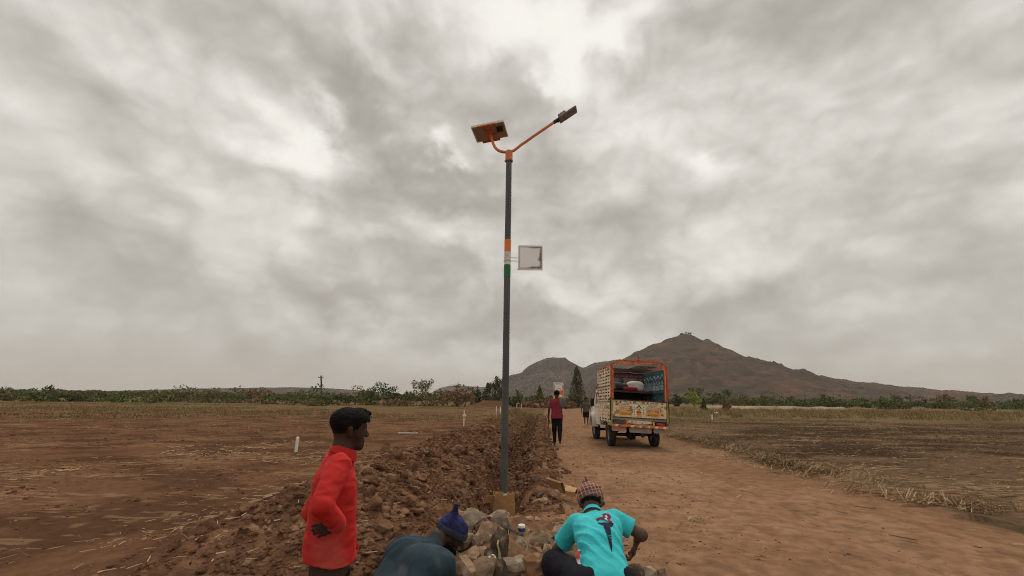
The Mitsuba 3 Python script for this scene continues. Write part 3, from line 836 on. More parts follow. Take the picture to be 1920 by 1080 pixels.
r = R_(33)
COLOUR = {'green': 'green', 'olive': 'olive', 'dark': 'dark green', 'brown': 'rusty brown'}
TREES = [  # name, label, px, base, top, half width, kind, metres, shape, bare, density
    ('bush', 'green bush at the left end of the hedge line beyond the left field', 566, 764, 737, 22, 'olive', 84, 'round', .05, 1),
    ('bush', 'tall broad green bush below the leaning power pole', 601, 764, 728, 26, 'green', 88, 'round', .05, 1),
    ('bush', 'low bright bush in front of the broad green bush by the power pole', 590, 768, 752, 16, 'olive', 78, 'round', .0, 1),
    ('bush', 'dark low bush just right of the broad green bush', 632, 765, 743, 20, 'dark', 85, 'round', .05, 1),
    ('bush', 'olive bush over the head of the man in the red shirt', 665, 764, 733, 24, 'olive', 92, 'round', .05, 1),
    ('bush', 'small green bush between two olive bushes above the red shirt', 688, 764, 737, 14, 'green', 90, 'round', .05, 1),
    ('tree', 'dark green tree with the highest round top in the hedge line', 709, 764, 727, 15, 'green', 93, 'round', .1, 1),
    ('bush', 'dark bush right of the highest round tree', 734, 764, 734, 17, 'dark', 93, 'round', .05, 1),
    ('bush', 'grey green bush below the gap in the hedge line', 757, 764, 738, 17, 'dark', 95, 'round', .05, 1),
    ('bush', 'low rusty bush at the foot of the hedge line', 738, 768, 753, 22, 'brown', 82, 'round', .0, 1),
    ('tree', 'thin half bare tree with a see through crown', 791, 764, 719, 17, 'sparse', 98, 'round', .45, .22),
    ('bush', 'broad olive bush under the half bare tree', 781, 765, 738, 24, 'olive', 88, 'round', .03, 1.1),
    ('bush', 'olive bush left of the flat topped thorn tree', 812, 765, 738, 20, 'olive', 90, 'round', .03, 1.1),
    ('thorn_tree', 'rust brown thorn tree with a wide flat top', 856, 765, 727, 26, 'brown', 90, 'round', .3, .9),
    ('bush', 'dark red brown bush beneath the flat topped thorn tree', 838, 766, 742, 22, 'brown', 86, 'round', .02, 1.2),
    ('bush', 'dark thicket right of the thorn tree', 872, 766, 738, 17, 'brown', 88, 'round', .03, 1.2),
    ('bush', 'low dark green bush under the second power pole', 896, 760, 740, 13, 'dark', 100, 'round', .05, 1),
    ('tall_tree', 'shorter of the two tall dark trees left of the lamp post', 920, 760, 713, 11, 'gum', 100, 'round', .02, 2.2),
    ('tall_tree', 'taller of the two tall dark trees left of the lamp post', 934, 760, 704, 13, 'gum', 102, 'round', .02, 2.2),
    ('bush', 'green bush peeping out right behind the lamp post', 967, 762, 730, 12, 'green', 98, 'round', .08, 1),
    ('bush', 'dark bush low behind the white markers', 957, 764, 745, 16, 'dark', 92, 'round', .05, 1),
    ('bush', 'low brown bush between the lamp post and the bright round tree', 988, 763, 751, 13, 'brown', 88, 'round', .0, 1),
    ('tree', 'bright green round tree between the lamp post and the banner', 1012, 760, 724, 11, 'green', 90, 'cone', .2, 1.2),
    ('bush', 'straw brown bush below the bright green round tree', 1014, 765, 745, 17, 'brown', 80, 'round', .0, 1.1),
    ('tall_tree', 'tall pointed dark tree right of the banner', 1083, 762, 688, 19, 'gum', 86, 'cone', .02, 2.0),
    ('bush', 'olive bush at the foot of the tall pointed tree', 1082, 764, 736, 22, 'olive', 84, 'round', .03, 1.2),
    ('bush', 'brown thorn bush between the banner and the pointed tree', 1062, 764, 746, 15, 'brown', 78, 'round', .0, 1.1),
    ('bush', 'yellow green bush behind the man in the grey shirt', 1110, 760, 750, 12, 'bright', 75, 'round', .0, 1),
    ('tree', 'dark tree partly hidden by the slatted side of the truck', 1122, 762, 722, 10, 'gum', 85, 'cone', .1, 1.2),
    ('bush', 'dry brown bush by the road behind the wing mirror', 1130, 766, 752, 14, 'brown', 70, 'round', .0, 1),
    ('bush', 'small lone dark bush right of the truck', 1269, 752, 740, 7, 'dark', 130, 'round', .2, 1),
    ('tree', 'bright yellow green tree right of the truck', 1302, 754, 735, 12, 'bright', 105, 'round', .12, 1.2),
    ('tree', 'dark broad tree behind the bright yellow green tree', 1309, 752, 727, 19, 'dark', 150, 'round', .15, 1.1),
    ('cypress_tree', 'small dark columnar tree in the right field', 1320, 764, 747, 4, 'dark', 80, 'cone', .0, 1.5),
    ('tree', 'olive green tree left of the last tree at the right', 1336, 753, 733, 12, 'olive', 150, 'round', .1, 1.1),
    ('tree', 'wide green tree at the right beneath the hill', 1358, 754, 731, 16, 'green', 150, 'round', .1, 1.1),
    ('bush', 'rusty round bush on the right field boundary', 1362, 765, 753, 7, 'brown', 80, 'round', .0, 1.1),
]
for nm, lab, px, base, top, half, kind, Y, shape, bare, dens in TREES:
    tree(nm, lab, None, px, base, top, half, kind, Y, r, shape, bare, dens)
for k in range(26):                                            # the hedge line runs on to the left
    px = -330 + 34 * k + r.uniform(-14, 14)
    kind = ['green', 'olive', 'dark', 'brown', 'olive', 'green'][r.integers(6)]
    tree('bush', COLOUR[kind] + ' scrub bush in the hedge line far left of the red shirt', COLOUR[kind] + ' scrub running on to the far left', px, 760, 733 + r.uniform(-4, 12), r.uniform(17, 32), kind, r.uniform(84, 104), r, 'round', .04, .9)
for k in range(22):
    px = 1390 + 33 * k + r.uniform(-14, 14)
    kind = ['green', 'olive', 'dark', 'brown', 'olive', 'green'][r.integers(6)]
    tree('bush', COLOUR[kind] + ' scrub bush under the hill far right', COLOUR[kind] + ' scrub running on to the far right', px, 766, 741 + r.uniform(-4, 9), r.uniform(14, 28), kind, r.uniform(110, 160), r, 'round', .04, .9)
# scrub behind, closing the view under the trees
q, f_, c_ = [], [], 0
def far_scrub(pxs, Y, hgt, seed, rr):
    out = []
    for px in pxs:
        b = at(px, 755, Y)
        g = float(ground_z(b[0], Y))
        h = hgt * rr.uniform(0.5, 1.2)
        out.append(crown([b[0], Y, g + h * 0.45], [h * 1.5, h, h * 0.6], 260, 0.0028 * Y, rr, 'round', 9))
    return cat(out)
rr = R_(44)
setting('scrubland', 'far scrub closing the plain below the hills', cat([far_scrub(np.arange(-420, 2300, 22.0), 200, 2.6, 0, rr), far_scrub(np.arange(-420, 2300, 20.0), 300, 3.6, 1, rr)]), 'leaf_olive', False, 'stuff')
# growth and rock on top of the brown hill
b = at(1278.5, 628, 1000)
pin = clod(R_(3), 2)
pin.vertices = pin.vertices * np.array([3.4, 3.0, 5.2]) * (1 - 0.35 * np.clip(pin.vertices[:, 2:], 0, 1)) + [b[0], b[1], b[2] + 2.0]
dull('far_rock', (0.06, 0.05, 0.045))
single('rock_pinnacle', 'dark rock pinnacle on the summit of the brown hill', 'rock', pin, 'far_rock', True)
for px, lab in ((1286.5, 'left tree of the three on the hill summit'), (1291, 'middle tree of the three on the hill summit'), (1295.5, 'smallest rightmost tree on the hill summit')):
    key = thing('hilltop_tree', lab, 'tree')
    g = at(px, 628.5, 1000)
    hgt = 6.5 if px < 1294 else 4.5
    part(key, 'trunk', tube([[g[0], g[1], g[2] - 3], [g[0], g[1], g[2] + hgt * 0.7]], [0.5, 0.25], 6), 'bark')
    part(key, 'crown', crown([g[0], g[1], g[2] + hgt * 0.8], [2.4, 2.2, 2.3], 240, 0.75, R_(int(px)), 'round', 8), 'leaf_dark')
# red earth bank at the far edge of the left field
gx, gy = np.meshgrid(np.linspace(-9.0, 1.5, 60), np.linspace(80, 88, 24))
bk = np.exp(-((gy - 84) / 1.8) ** 2) * np.exp(-((gx + 3.6) / 3.6) ** 4)
dull('bank_soil', speckled((0.17, 0.085, 0.05), (0.12, 0.07, 0.045), 0.6))
setting('earth_bank', 'low red earth bank at the far edge of the left field', grid_mesh(gx, gy, ground_z(gx, gy) - 0.1 + bk * (1.25 + n2(gx, gy, 0.5, 5))), 'bank_soil', True)
gx, gy = np.meshgrid(np.linspace(43, 75, 60), np.linspace(100, 104, 10))
dull('pale_bank_soil', speckled((0.42, 0.34, 0.25), (0.3, 0.24, 0.17), 0.4))
setting('field_bank', 'pale field bank under the trees at the right', grid_mesh(gx, gy, ground_z(gx, gy) - 0.1 + np.exp(-((gy - 102) / 1.0) ** 2) * (0.75 + 0.6 * n2(gx, gy, 0.3, 5))), 'pale_bank_soil', True)

# ------------------------------------------------------------------ power poles, markers, small things in the fields
mat('old_wood', speckled((0.13, 0.105, 0.085), (0.08, 0.065, 0.055), 1.5), 0.9)
mat('white_paint', speckled((0.80, 0.78, 0.74), (0.66, 0.62, 0.56), 3.0), 0.7)
mat('pale_wood', speckled((0.46, 0.42, 0.36), (0.38, 0.34, 0.28), 4.0), 0.85)
mat('insulator', (0.16, 0.13, 0.11), 0.3)
for px, base, top, Y, lab, stay in ((602, 762, 704, 96, 'leaning wooden power pole with a stay wire at the left skyline', True), (895, 760, 723, 130, 'thin far power pole left of the two tall trees', False)):
    b, t = at(px + (1 if stay else 0), base, Y), at(px, top, Y)
    b[2] = float(ground_z(b[0], b[1])) - 0.2
    key = thing('power_pole', lab, 'pole')
    part(key, 'shaft', tube([b, t], [0.20, 0.15], 10), 'old_wood', 40)
    part(key, 'crossarm', box(t + [0, 0, -0.45], (1.1, 0.1, 0.13)), 'old_wood')
    for dx in (-0.45, 0.45):
        part(key, 'insulator', lathe([(0, 0), (.06, 0), (.08, .06), (.05, .12), (.06, .18), (0, .2)], 10).apply_translation(t + [dx, 0, -0.4]), 'insulator', 40)
    if stay:
        part(key, 'stay_wire', tube([t + [0, 0, -1.2], b + [2.4, 0.2, 0.4]], 0.035, 5), 'insulator')
MARK = [(869.5, 796, 771, 'near white marker post with a rag tied on it in the left field'), (930.5, 780, 763, 'white marker post just left of the lamp post'), (938, 776, 764, 'thin pale marker post touching the lamp post outline'),
        (969, 770, 757, 'left of two far white markers right of the lamp post'), (978, 769, 758, 'right of two far white markers right of the lamp post'), (556, 838, 822, 'white marker post level with the back of the red shirt'),
        (1113, 776, 762, 'white marker post beside the wing mirror of the truck')]
for px, base, top, lab in MARK:
    b = onto(px, base, 0.05)
    if b[1] > 30 or b[1] < 0:
        b = onto(px, base, 0.25)
    b[2] = float(ground_z(b[0], b[1]))
    Y = b[1]
    hgt = max(0.35, at(px, top, Y)[2] - b[2])
    w = 0.085 if Y < 40 else 0.11
    key = thing('marker_post', lab, 'post')
    r2 = R_(int(px))
    part(key, 'stake', cat([box([b[0], b[1], b[2] + hgt / 2 - 0.1], (w * .8, w * .8, hgt + 0.2), bevel=0.012), trimesh.convex.convex_hull(np.array([[b[0] + i * w / 2, b[1] + j * w / 2, b[2] + hgt] for i in (-1, 1) for j in (-1, 1)] + [[b[0], b[1], b[2] + hgt + 0.06]]))]), 'white_paint')
    if px == 869.5:
        rag = clod(r2, 2, 0.5)
        rag.vertices = rag.vertices * [0.10, 0.09, 0.16] + [b[0] + 0.03, b[1] - 0.02, b[2] + hgt * 0.68]
        part(key, 'rag', rag, 'white_paint', True)
b = onto(765, 812, 0.0)
b[2] = float(ground_z(b[0], b[1]))
single('plank', 'pale grey plank lying flat in the left field', 'plank', box([b[0], b[1], b[2] + 0.07], (0.84, 0.16, 0.05), trimesh.transformations.rotation_matrix(0.05, [0, 0, 1]), 0.01), 'pale_wood')
for px, base, h, w, lab, m_ in ((1336, 789, .42, .10, 'white stake in the burnt field right of the truck', 'white_paint'), (1311, 778, .45, .12, 'weathered wooden stake in the burnt field', 'pale_wood')):
    b = onto(px, base, 0.0)
    b[2] = float(ground_z(b[0], b[1]))
    single('stake', lab, 'stake', box([b[0], b[1], b[2] + h / 2 - 0.06], (w, w * 0.6, h + 0.12), bevel=0.012), m_)
b = onto(1343, 778, 0.15)
b[2] = float(ground_z(b[0], b[1]))
bag = clod(R_(9), 2, 0.5)
bag.vertices = bag.vertices * [0.28, 0.2, 0.14] + [b[0], b[1], b[2] + 0.12]
single('plastic_bag', 'crumpled white plastic bag lying in the burnt field', 'bag', bag, 'white_paint', True)
b = onto(1068, 766, 0.2)
b[2] = float(ground_z(b[0], b[1]))
single('stick', 'thin pale stick standing at the far road edge right of the banner', 'stick', tube([b + [0.1, 0, -.1], b + [0.03, 0, 1.0], b + [-0.02, 0, 2.0]], [0.04, 0.035, 0.03], 6), 'pale_wood', True)
single('slab', 'pale flat slab lying at the foot of the thin stick', 'slab', box(b + [-0.9, 0, 0.06], (1.1, 0.5, 0.14), bevel=0.02), 'white_paint')

# ------------------------------------------------------------------ the banner down the road
mat('banner_white', (0.78, 0.76, 0.72), 0.6)
mat('banner_orange', (0.75, 0.16, 0.035), 0.6)
mat('banner_amber', (0.80, 0.27, 0.03), 0.6)
mat('ink', (0.06, 0.055, 0.05), 0.6)
mat('galvanised', (0.50, 0.50, 0.49), 0.45, 0.5)
Y = 24.0
bc = at(1047, 735, Y)
bw, bh = 0.50, 0.98
key = thing('banner', 'white and orange banner board on a thin post behind the man in the maroon shirt', 'banner')
MB = frame(bc, unit([1, 0.1, -0.02]), unit(np.cross([0, 0, 1.0], unit([1, 0.1, 0]))), [0.03, 0, 1])
def put_b(m):
    return m.apply_transform(MB)
part(key, 'board', put_b(box([0, 0, 0], (bw, 0.02, bh))), 'banner_white')
part(key, 'frame', put_b(cat([box([sx * (bw / 2 + .008), 0, 0], (.016, .03, bh + .03)) for sx in (-1, 1)] + [box([0, 0, sz * (bh / 2 + .008)], (bw, .03, .016)) for sz in (-1, 1)])), 'galvanised')
part(key, 'printed_band', put_b(box([0, -0.0125, -0.03], (bw, 0.005, 0.22))), 'banner_orange')
part(key, 'printed_band', put_b(cat([box([sx * (bw / 2 - 0.022), -0.0125, 0.02], (0.04, 0.0045, 0.72)) for sx in (-1, 1)])), 'banner_orange')
part(key, 'printed_bar', put_b(box([0.01, -0.015, -0.12], (0.085, 0.006, 0.36))), 'banner_amber')
ring = lathe([(0.085, -0.003), (0.105, -0.003), (0.105, 0.003), (0.085, 0.003), (0.085, -0.003)], 28)
ring = trimesh.intersections.slice_mesh_plane(ring, [0, 1, 0], [0, 0, 0])
ring.apply_transform(trimesh.transformations.rotation_matrix(math.pi / 2, [1, 0, 0]))
part(key, 'printed_arch', put_b(ring.apply_translation([0.01, -0.0125, 0.1])), 'ink')
part(key, 'printed_heading', put_b(box([0, -0.0125, 0.42], (0.40, 0.005, 0.025))), 'ink')
part(key, 'post', tube([[bc[0], bc[1] + 0.05, float(ground_z(bc[0], bc[1])) - 0.1], [bc[0], bc[1] + 0.05, bc[2] + 0.4]], 0.03, 10), 'galvanised', 40)

# ------------------------------------------------------------------ the solar street lamp
mat('pole_grey', speckled((0.085, 0.088, 0.090), (0.066, 0.069, 0.072), 2.5), 0.5, 0.4)
mat('lamp_orange', speckled((0.66, 0.19, 0.055), (0.58, 0.16, 0.05), 3.0), 0.45, 0.4)
mat('band_orange', (0.76, 0.20, 0.04), 0.45, 0.4)
mat('band_white', speckled((0.74, 0.72, 0.68), (0.60, 0.57, 0.52), 6.0), 0.5, 0.4)
mat('band_green', (0.018, 0.15, 0.055), 0.45, 0.4)
mat('panel_back', speckled((0.40, 0.34, 0.31), (0.35, 0.30, 0.27), 3.0), 0.6)
mat('panel_glass', (0.012, 0.015, 0.035), 0.12, 0.6)
mat('alloy', (0.72, 0.71, 0.69), 0.4, 0.5)
mat('black_plastic', (0.018, 0.018, 0.019), 0.5)
mat('lamp_grey', speckled((0.22, 0.205, 0.19), (0.18, 0.168, 0.158), 5.0), 0.5, 0.4)
mat('lamp_lens', (0.34, 0.32, 0.29), 0.3, 0.5)
YP = 5.85
P0 = np.array([-0.069, YP, 0])
def hz(py):
    return float(at(950, py, YP)[2])
lamp = thing('street_lamp', 'solar street lamp with a grey pole, tricolour bands and orange arms', 'street lamp')
z_base, z1, z2, z3, z4, z_top = hz(923), hz(520), hz(497), hz(473), hz(450), hz(301)
def seg(za, zb, ra, rb):
    return lathe([(ra - .006, za), (ra, za), (rb, zb), (rb - .006, zb)], 40).apply_translation(P0)
part(lamp, 'pole', seg(z_base - 0.5, z_top + .02, .0455, .0425), 'pole_grey', 40)
for a, b, m_, lab in ((z1, z2, 'band_green', 'green painted band'), (z2, z3, 'band_white', 'white painted band'), (z3, z4, 'band_orange', 'orange painted band')):
    part(lamp, 'painted_band', lathe([(.0445, a), (.0470, a), (.0470, b), (.0445, b)], 40).apply_translation(P0), m_, 40, lab)
zt = z_top - 0.02
part(lamp, 'collar', cat([lathe([(.046, zt), (.055, zt), (.055, zt + .16), (.050, zt + .175), (.0, zt + .178)], 36).apply_translation(P0), lathe([(.05, zt + .004), (.060, zt + .004), (.060, zt + .022), (.05, zt + .022)], 36).apply_translation(P0)]), 'lamp_orange', 35)
for a in (2.6, 5.4, -1.2):
    d = np.array([math.cos(a), math.sin(a), 0])
    part(lamp, 'bolt', tube([P0 + d * .05 + [0, 0, zt + .035], P0 + d * .078 + [0, 0, zt + .035]], .008, 8), 'alloy')
J = P0 + [0, 0, zt + .16]
PM = np.array([[.978, .174, -.113], [-.170, .984, .047], [.119, -.026, .993]])
pc = np.array([-.375, 6.0, 5.43])
def bez(p, n=24):
    p = np.array(p)
    t = np.linspace(0, 1, n)[:, None]
    return (1 - t) ** 3 * p[0] + 3 * (1 - t) ** 2 * t * p[1] + 3 * (1 - t) * t * t * p[2] + t ** 3 * p[3]
pe = pc - PM[:, 2] * 0.05 + PM[:, 0] * 0.01 - PM[:, 1] * 0.02
part(lamp, 'arm', tube(bez([J + [.03, 0, .005], J + [-.20, .0, -.02], J + [-.24, .05, .10], pe]), .0215, 14), 'lamp_orange', True)
LM = np.array([[.82, .258, -.512], [-.116, .949, .292], [.561, -.179, .808]])
lc = np.array([.853, 6.0, 5.756])
le = lc - LM[:, 0] * 0.235 + LM[:, 2] * 0.028
bend = bez([J + [-.03, 0, .005], J + [.09, .0, .0], J + (le - J) * .16, J + (le - J) * .34 - [0, 0, .012]], 20)
part(lamp, 'arm', tube(np.vstack([bend, [J + (le - J) * t - [0, 0, .012 * (1 - t)] for t in (.5, .75, 1)]]), .0215, 14), 'lamp_orange', True)
def on(Mx, c, m):
    return m.apply_transform(np.vstack([np.c_[Mx, c], [0, 0, 0, 1]]))
pw, ph = .515, .385
sp = part(lamp, 'solar_panel', on(PM, pc, box([0, 0, 0], (pw - .02, ph - .02, .012))), 'panel_back', label='brown grey underside of the solar panel')
part(sp, 'frame', on(PM, pc, cat([box([s * (pw / 2 - .009), 0, 0.002], (.018, ph, .034)) for s in (-1, 1)] + [box([0, s * (ph / 2 - .009), 0.002], (pw - .036, .018, .034)) for s in (-1, 1)])), 'alloy')
part(sp, 'cells', on(PM, pc, box([0, 0, .009], (pw - .04, ph - .04, .005))), 'panel_glass')
part(sp, 'junction_box', on(PM, pc, box([.165, -.045, -.028], (.095, .085, .045), bevel=.006)), 'black_plastic')
part(sp, 'cable', on(PM, pc, tube([[.15, -.03, -.015], [.10, .03, -.03], [.05, .05, -.02], [.01, .02, -.04]], .005, 6)), 'black_plastic', True)
for s in (-1, 1):
    part(lamp, 'bracket', on(PM, pc, box([-.02, s * (ph / 2 + .002) - .0, -.028], (.29, .034, .022), bevel=.003)), 'lamp_orange')
part(lamp, 'bracket', on(PM, pc, cat([box([-.01, 0, -.026], (.07, ph - .035, .018), bevel=.003), box([-.01, -.02, -.045], (.09, .11, .02), bevel=.003)])), 'lamp_orange')
lw, lh = .325, .14
lu = part(lamp, 'luminaire', on(LM, lc, box([0, 0, 0], (lw, lh, .030), bevel=.006)), 'lamp_grey', label='dark grey flat lamp head')
part(lu, 'lens', on(LM, lc, box([.03, 0, -.0155], (.20, .10, .004))), 'lamp_grey')
part(lu, 'driver_box', on(LM, lc, box([-.075, -.005, .045], (.135, .10, .062), bevel=.008)), 'lamp_grey')
for k in range(7):
    part(lu, 'cooling_fin', on(LM, lc, box([.03 + .018 * k, 0, .020], (.004, .12, .012))), 'lamp_grey')
part(lu, 'socket', on(LM, lc, cat([tube([[-.26, 0, .026], [-.15, 0, .024]], .029, 14), box([-.19, 0, -.006], (.03, .03, .022))])), 'black_plastic', 40)
# the framed board on the pole
mat('board_face', None or (lambda p, n, uv: mix((0.18, 0.185, 0.18), (0.95, 0.955, 0.95), smoothstep(0.0, 0.040, dr.minimum(dr.minimum(BD_X / 2 - dr.abs(p.x - BD_C[0]), BD_Z / 2 - dr.abs(p.z - BD_C[2])), 9.0) + 0.006 - 0.050 * fbm(p.x * 14, 0.3, p.z * 14, 3) * smoothstep(-0.12, 0.14, p.x - BD_C[0]) + 0.008))), 0.5)
c0, c1 = at(972, 461, YP), at(1017, 505, YP)
BD_C = ((c0 + c1) / 2).tolist()
BD_X, BD_Z = float(abs(c1[0] - c0[0]) - .02), float(abs(c0[2] - c1[2]) - .02)
bd = thing('sign_board', 'square white framed board with sooty dark edges bracketed to the lamp post', 'sign')
part(bd, 'face', box(BD_C, (BD_X, .010, BD_Z)), 'board_face')
x0, x1, z0_, z1_ = BD_C[0] - BD_X / 2, BD_C[0] + BD_X / 2, BD_C[2] - BD_Z / 2, BD_C[2] + BD_Z / 2
for a, b, nm in (([x0 - .006, YP, z0_ - .012], [x0 - .006, YP, z1_ + .012], 0), ([x1 + .006, YP, z0_ - .012], [x1 + .006, YP, z1_ + .012], 0), ([x0, YP, z1_ + .006], [x1, YP, z1_ + .006], 0), ([x0 - .02, YP, z0_ - .012], [x1 + .012, YP, z0_ - .012], 0)):
    part(bd, 'frame_bar', bar(a, b, .012, .022), 'alloy')
for py in (483.5, 489.5):
    z = hz(py)
    part(bd, 'bracket', tube([P0 + [.04, -.01, z], [x0 - .006, YP, z]], .0045, 8), 'galvanised', True)
zc = hz(489.5)
part(bd, 'clamp', lathe([(.0475, zc - .006), (.0525, zc - .006), (.0525, zc + .006), (.0475, zc + .006)], 36).apply_translation(P0), 'galvanised', 40)
part(bd, 'bolt', tube([P0 + [-.005, -.046, hz(481)], P0 + [-.005, -.056, hz(481)]], .006, 8), 'insulator')

# ------------------------------------------------------------------ cardboard round the pole's foot, loose cardboard, tape, string
mat('cardboard', speckled((0.36, 0.20, 0.088), (0.235, 0.13, 0.066), 5.0, (0.27, 0.165, 0.09), 11.0, 4), 0.9, 0.1)
mat('cardboard_pale', speckled((0.47, 0.29, 0.145), (0.39, 0.235, 0.115), 6.0), 0.9, 0.1)
mat('cardboard_dark', (0.16, 0.10, 0.05), 0.9)
mat('concrete', speckled((0.40, 0.36, 0.31), (0.32, 0.285, 0.245), 9.0), 0.9)
zb_, zt_ = hz(972) - .1, hz(926)
single('concrete_base', 'grey concrete footing inside the cardboard round the lamp post', 'base', lathe([(0, zb_), (.115, zb_), (.115, zt_ - .02), (.06, zt_ + .012), (0, zt_ + .02)], 28).apply_translation(P0), 'concrete', 30)
form = thing('cardboard_sleeve', 'tan cardboard carton wrapped round the foot of the lamp post', 'cardboard')
def sheet(w, h, t=.006):
    return box([0, 0, 0], (w, t, h))
hh = zt_ - zb_
for k, (a, w) in enumerate(((0, .235), (90, .235), (180, .235), (270, .235))):
    m = sheet(w, hh).apply_translation([0, -.118, 0])
    m.apply_transform(trimesh.transformations.rotation_matrix(math.radians(a + 6), [0, 0, 1]))
    m = m.apply_translation(P0 + [0, 0, (zb_ + zt_) / 2]).subdivide_to_size(.03)
    vv = np.array(m.vertices)                                      # damp, dented board
    dent = meshkit.fbm(vv * 7 + 3, 3, 5) - .5
    vv += (vv - [P0[0], P0[1], 0]) * np.array([1, 1, 0]) * (.28 * dent)[:, None] + np.array([0, 0, 1.0]) * (.05 * (meshkit.noise(vv * 16, 8) - .5) * (vv[:, 2] > zt_ - .05))[:, None]
    part(form, 'panel', trimesh.Trimesh(vv, m.faces, process=False), 'cardboard')
def flap(w, h, hinge, turn, tilt):
    m = sheet(w, h).apply_translation([0, 0, h / 2])
    m.apply_transform(trimesh.transformations.euler_matrix(tilt, 0, turn))
    return m.apply_translation(hinge)
part(form, 'flap', flap(.13, .085, P0 + [-.175, -.10, zt_ - .085], .1, .1), 'cardboard')
part(form, 'flap', flap(.10, .045, P0 + [-.055, -.125, zt_ + .0], .1, .15), 'cardboard_pale')
part(form, 'flap', flap(.06, .03, P0 + [.07, -.10, zt_ + .0], .15, -.2), 'cardboard')
part(form, 'tape', box(P0 + [.012, -.1235, zt_ - .075], (.235, .004, .008), trimesh.transformations.rotation_matrix(.104, [0, 0, 1])), 'cardboard_dark')
# the loose folded carton: two flattened sleeves hinged at the ground
cc = onto(1052, 930, 0.0)
box2 = thing('cardboard_box', 'opened out brown cardboard carton lying folded on the road', 'cardboard')
A_, B_ = at(1025, 896, 6.95), at(1053, 905, 6.75)
C_, D_ = at(1060, 926, 6.72), at(1034, 913, 6.9)
def slab(quad, t, m_, nm, lab=None, hollow=True):
    q = np.array(quad)
    n = unit(np.cross(q[1] - q[0], q[3] - q[0]))
    vs = []
    for s in (-1, 1):
        vs += [p + n * t / 2 * s for p in q]
    faces = [[0, 1, 2, 3], [7, 6, 5, 4], [0, 4, 5, 1], [2, 6, 7, 3], [3, 7, 4, 0]]
    if not hollow:
        faces.append([1, 5, 6, 2])
    m = trimesh.Trimesh(vs, np.vstack([[f[0], f[1], f[2]] for f in faces] + [[f[0], f[2], f[3]] for f in faces]), process=False)
    part(box2, nm, m, m_, label=lab)
slab([A_, B_, C_, D_], .055, 'cardboard', 'raised_sleeve', 'flattened carton half standing on edge')
E_, F_ = at(1058, 911, 6.85), at(1083, 918.5, 6.62)
G_, H_ = at(1079, 931, 6.45), at(1061, 928, 6.6)
slab([E_ + [0, 0, -.01], F_ + [0, 0, -.01], G_ + [0, 0, .02], H_ + [0, 0, .02]], .07, 'cardboard_pale', 'flat_sleeve', 'open mouthed carton half lying on the ground')
mat('plastic_white', (0.80, 0.80, 0.78), 0.4)
mat('plastic_blue', (0.03, 0.05, 0.24), 0.4)
q = at(978, 988, 4.33)
key = thing('tape_roll', 'small white and blue roll standing on a dark stone', 'roll')
part(key, 'cap', lathe([(.012, .0), (.031, 0), (.033, .005), (.033, .018), (.029, .024), (.012, .024), (.010, .018), (.012, 0)], 28).apply_translation(q + [0, 0, -.005]), 'plastic_white', 40)
part(key, 'body', lathe([(.0, -.028), (.030, -.028), (.031, -.002), (.029, -.001), (0, -.001)], 28).apply_translation(q + [0, 0, -.006]), 'plastic_blue', 40)
mat('jute', speckled((0.46, 0.36, 0.20), (0.36, 0.27, 0.14), 20.0), 0.9)
r2 = R_(2)
fr = []
for k in range(16):
    o = at(985 + r2.uniform(-3, 4), 988 + r2.uniform(0, 4), 4.32)
    fr.append(tube([o, o + [r2.uniform(-.02, .03), -.01, -.03], o + [r2.uniform(-.03, .04), -.02, -.085]], .002, 4))
single('jute_fibres', 'tuft of yellow fibres hanging beside the tape roll', 'fibre', cat(fr), 'jute')
st = [at(x, y, Y) for x, y, Y in ((980, 1012, 4.0), (987, 1018, 3.95), (989, 1026, 3.93), (986, 1036, 3.9), (980, 1045, 3.85), (972, 1050, 3.8), (966, 1053, 3.78))]
single('string', 'thin pale string looping over the wedge shaped stone', 'string', tube(np.array(st), .0035, 6), 'jute', True)
for k, (pts, lab) in enumerate((([(937, 1000, 3.75), (935, 1020, 3.6), (937, 1040, 3.58), (934, 1060, 3.52), (930, 1078, 3.45)], 'frayed rope strand hanging down the upright slab'), ([(953, 994, 3.9), (951, 1010, 3.82), (948, 1026, 3.8), (946, 1032, 3.78)], 'short thin rope end right of the upright slab'))):
    P = np.array([at(*p) for p in pts])
    single('rope_strand', lab, 'rope', cat([tube(P + r2.normal(0, .008, P.shape) * [1, .3, 0], .003, 5) for _ in range(5 if k == 0 else 1)]), 'jute', True)

# ------------------------------------------------------------------ the pickup truck
mat('truck_cream', speckled((0.78, 0.66, 0.48), (0.66, 0.53, 0.37), 2.2, (0.36, 0.24, 0.14), 9.0, 4), 0.75)
mat('truck_red', speckled((0.55, 0.085, 0.045), (0.42, 0.065, 0.04), 4.0, (0.25, 0.06, 0.04), 12.0), 0.6)
mat('truck_orange', speckled((0.72, 0.25, 0.045), (0.60, 0.17, 0.04), 4.0, (0.33, 0.10, 0.04), 14.0), 0.6)
mat('truck_yellow', speckled((0.66, 0.42, 0.06), (0.60, 0.31, 0.04), 5.0), 0.6)
mat('truck_lime', speckled((0.33, 0.34, 0.055), (0.23, 0.20, 0.05), 4.0, (0.10, 0.08, 0.05), 10.0), 0.6)
mat('truck_white', speckled((0.66, 0.62, 0.55), (0.52, 0.47, 0.39), 2.0), 0.7, 0.3)
mat('truck_dark', speckled((0.026, 0.024, 0.022), (0.05, 0.042, 0.035), 4.0), 0.8)
mat('truck_rail', speckled((0.05, 0.03, 0.026), (0.09, 0.05, 0.04), 6.0), 0.7)
mat('tyre_rubber', speckled((0.025, 0.024, 0.023), (0.055, 0.045, 0.036), 5.0), 0.9)
mat('steel', speckled((0.30, 0.28, 0.25), (0.20, 0.17, 0.14), 5.0), 0.6, 0.5)
mat('truck_teal', speckled((0.026, 0.070, 0.092), (0.040, 0.095, 0.118), 5.0, (0.12, 0.19, 0.21), 11.0), 0.7)
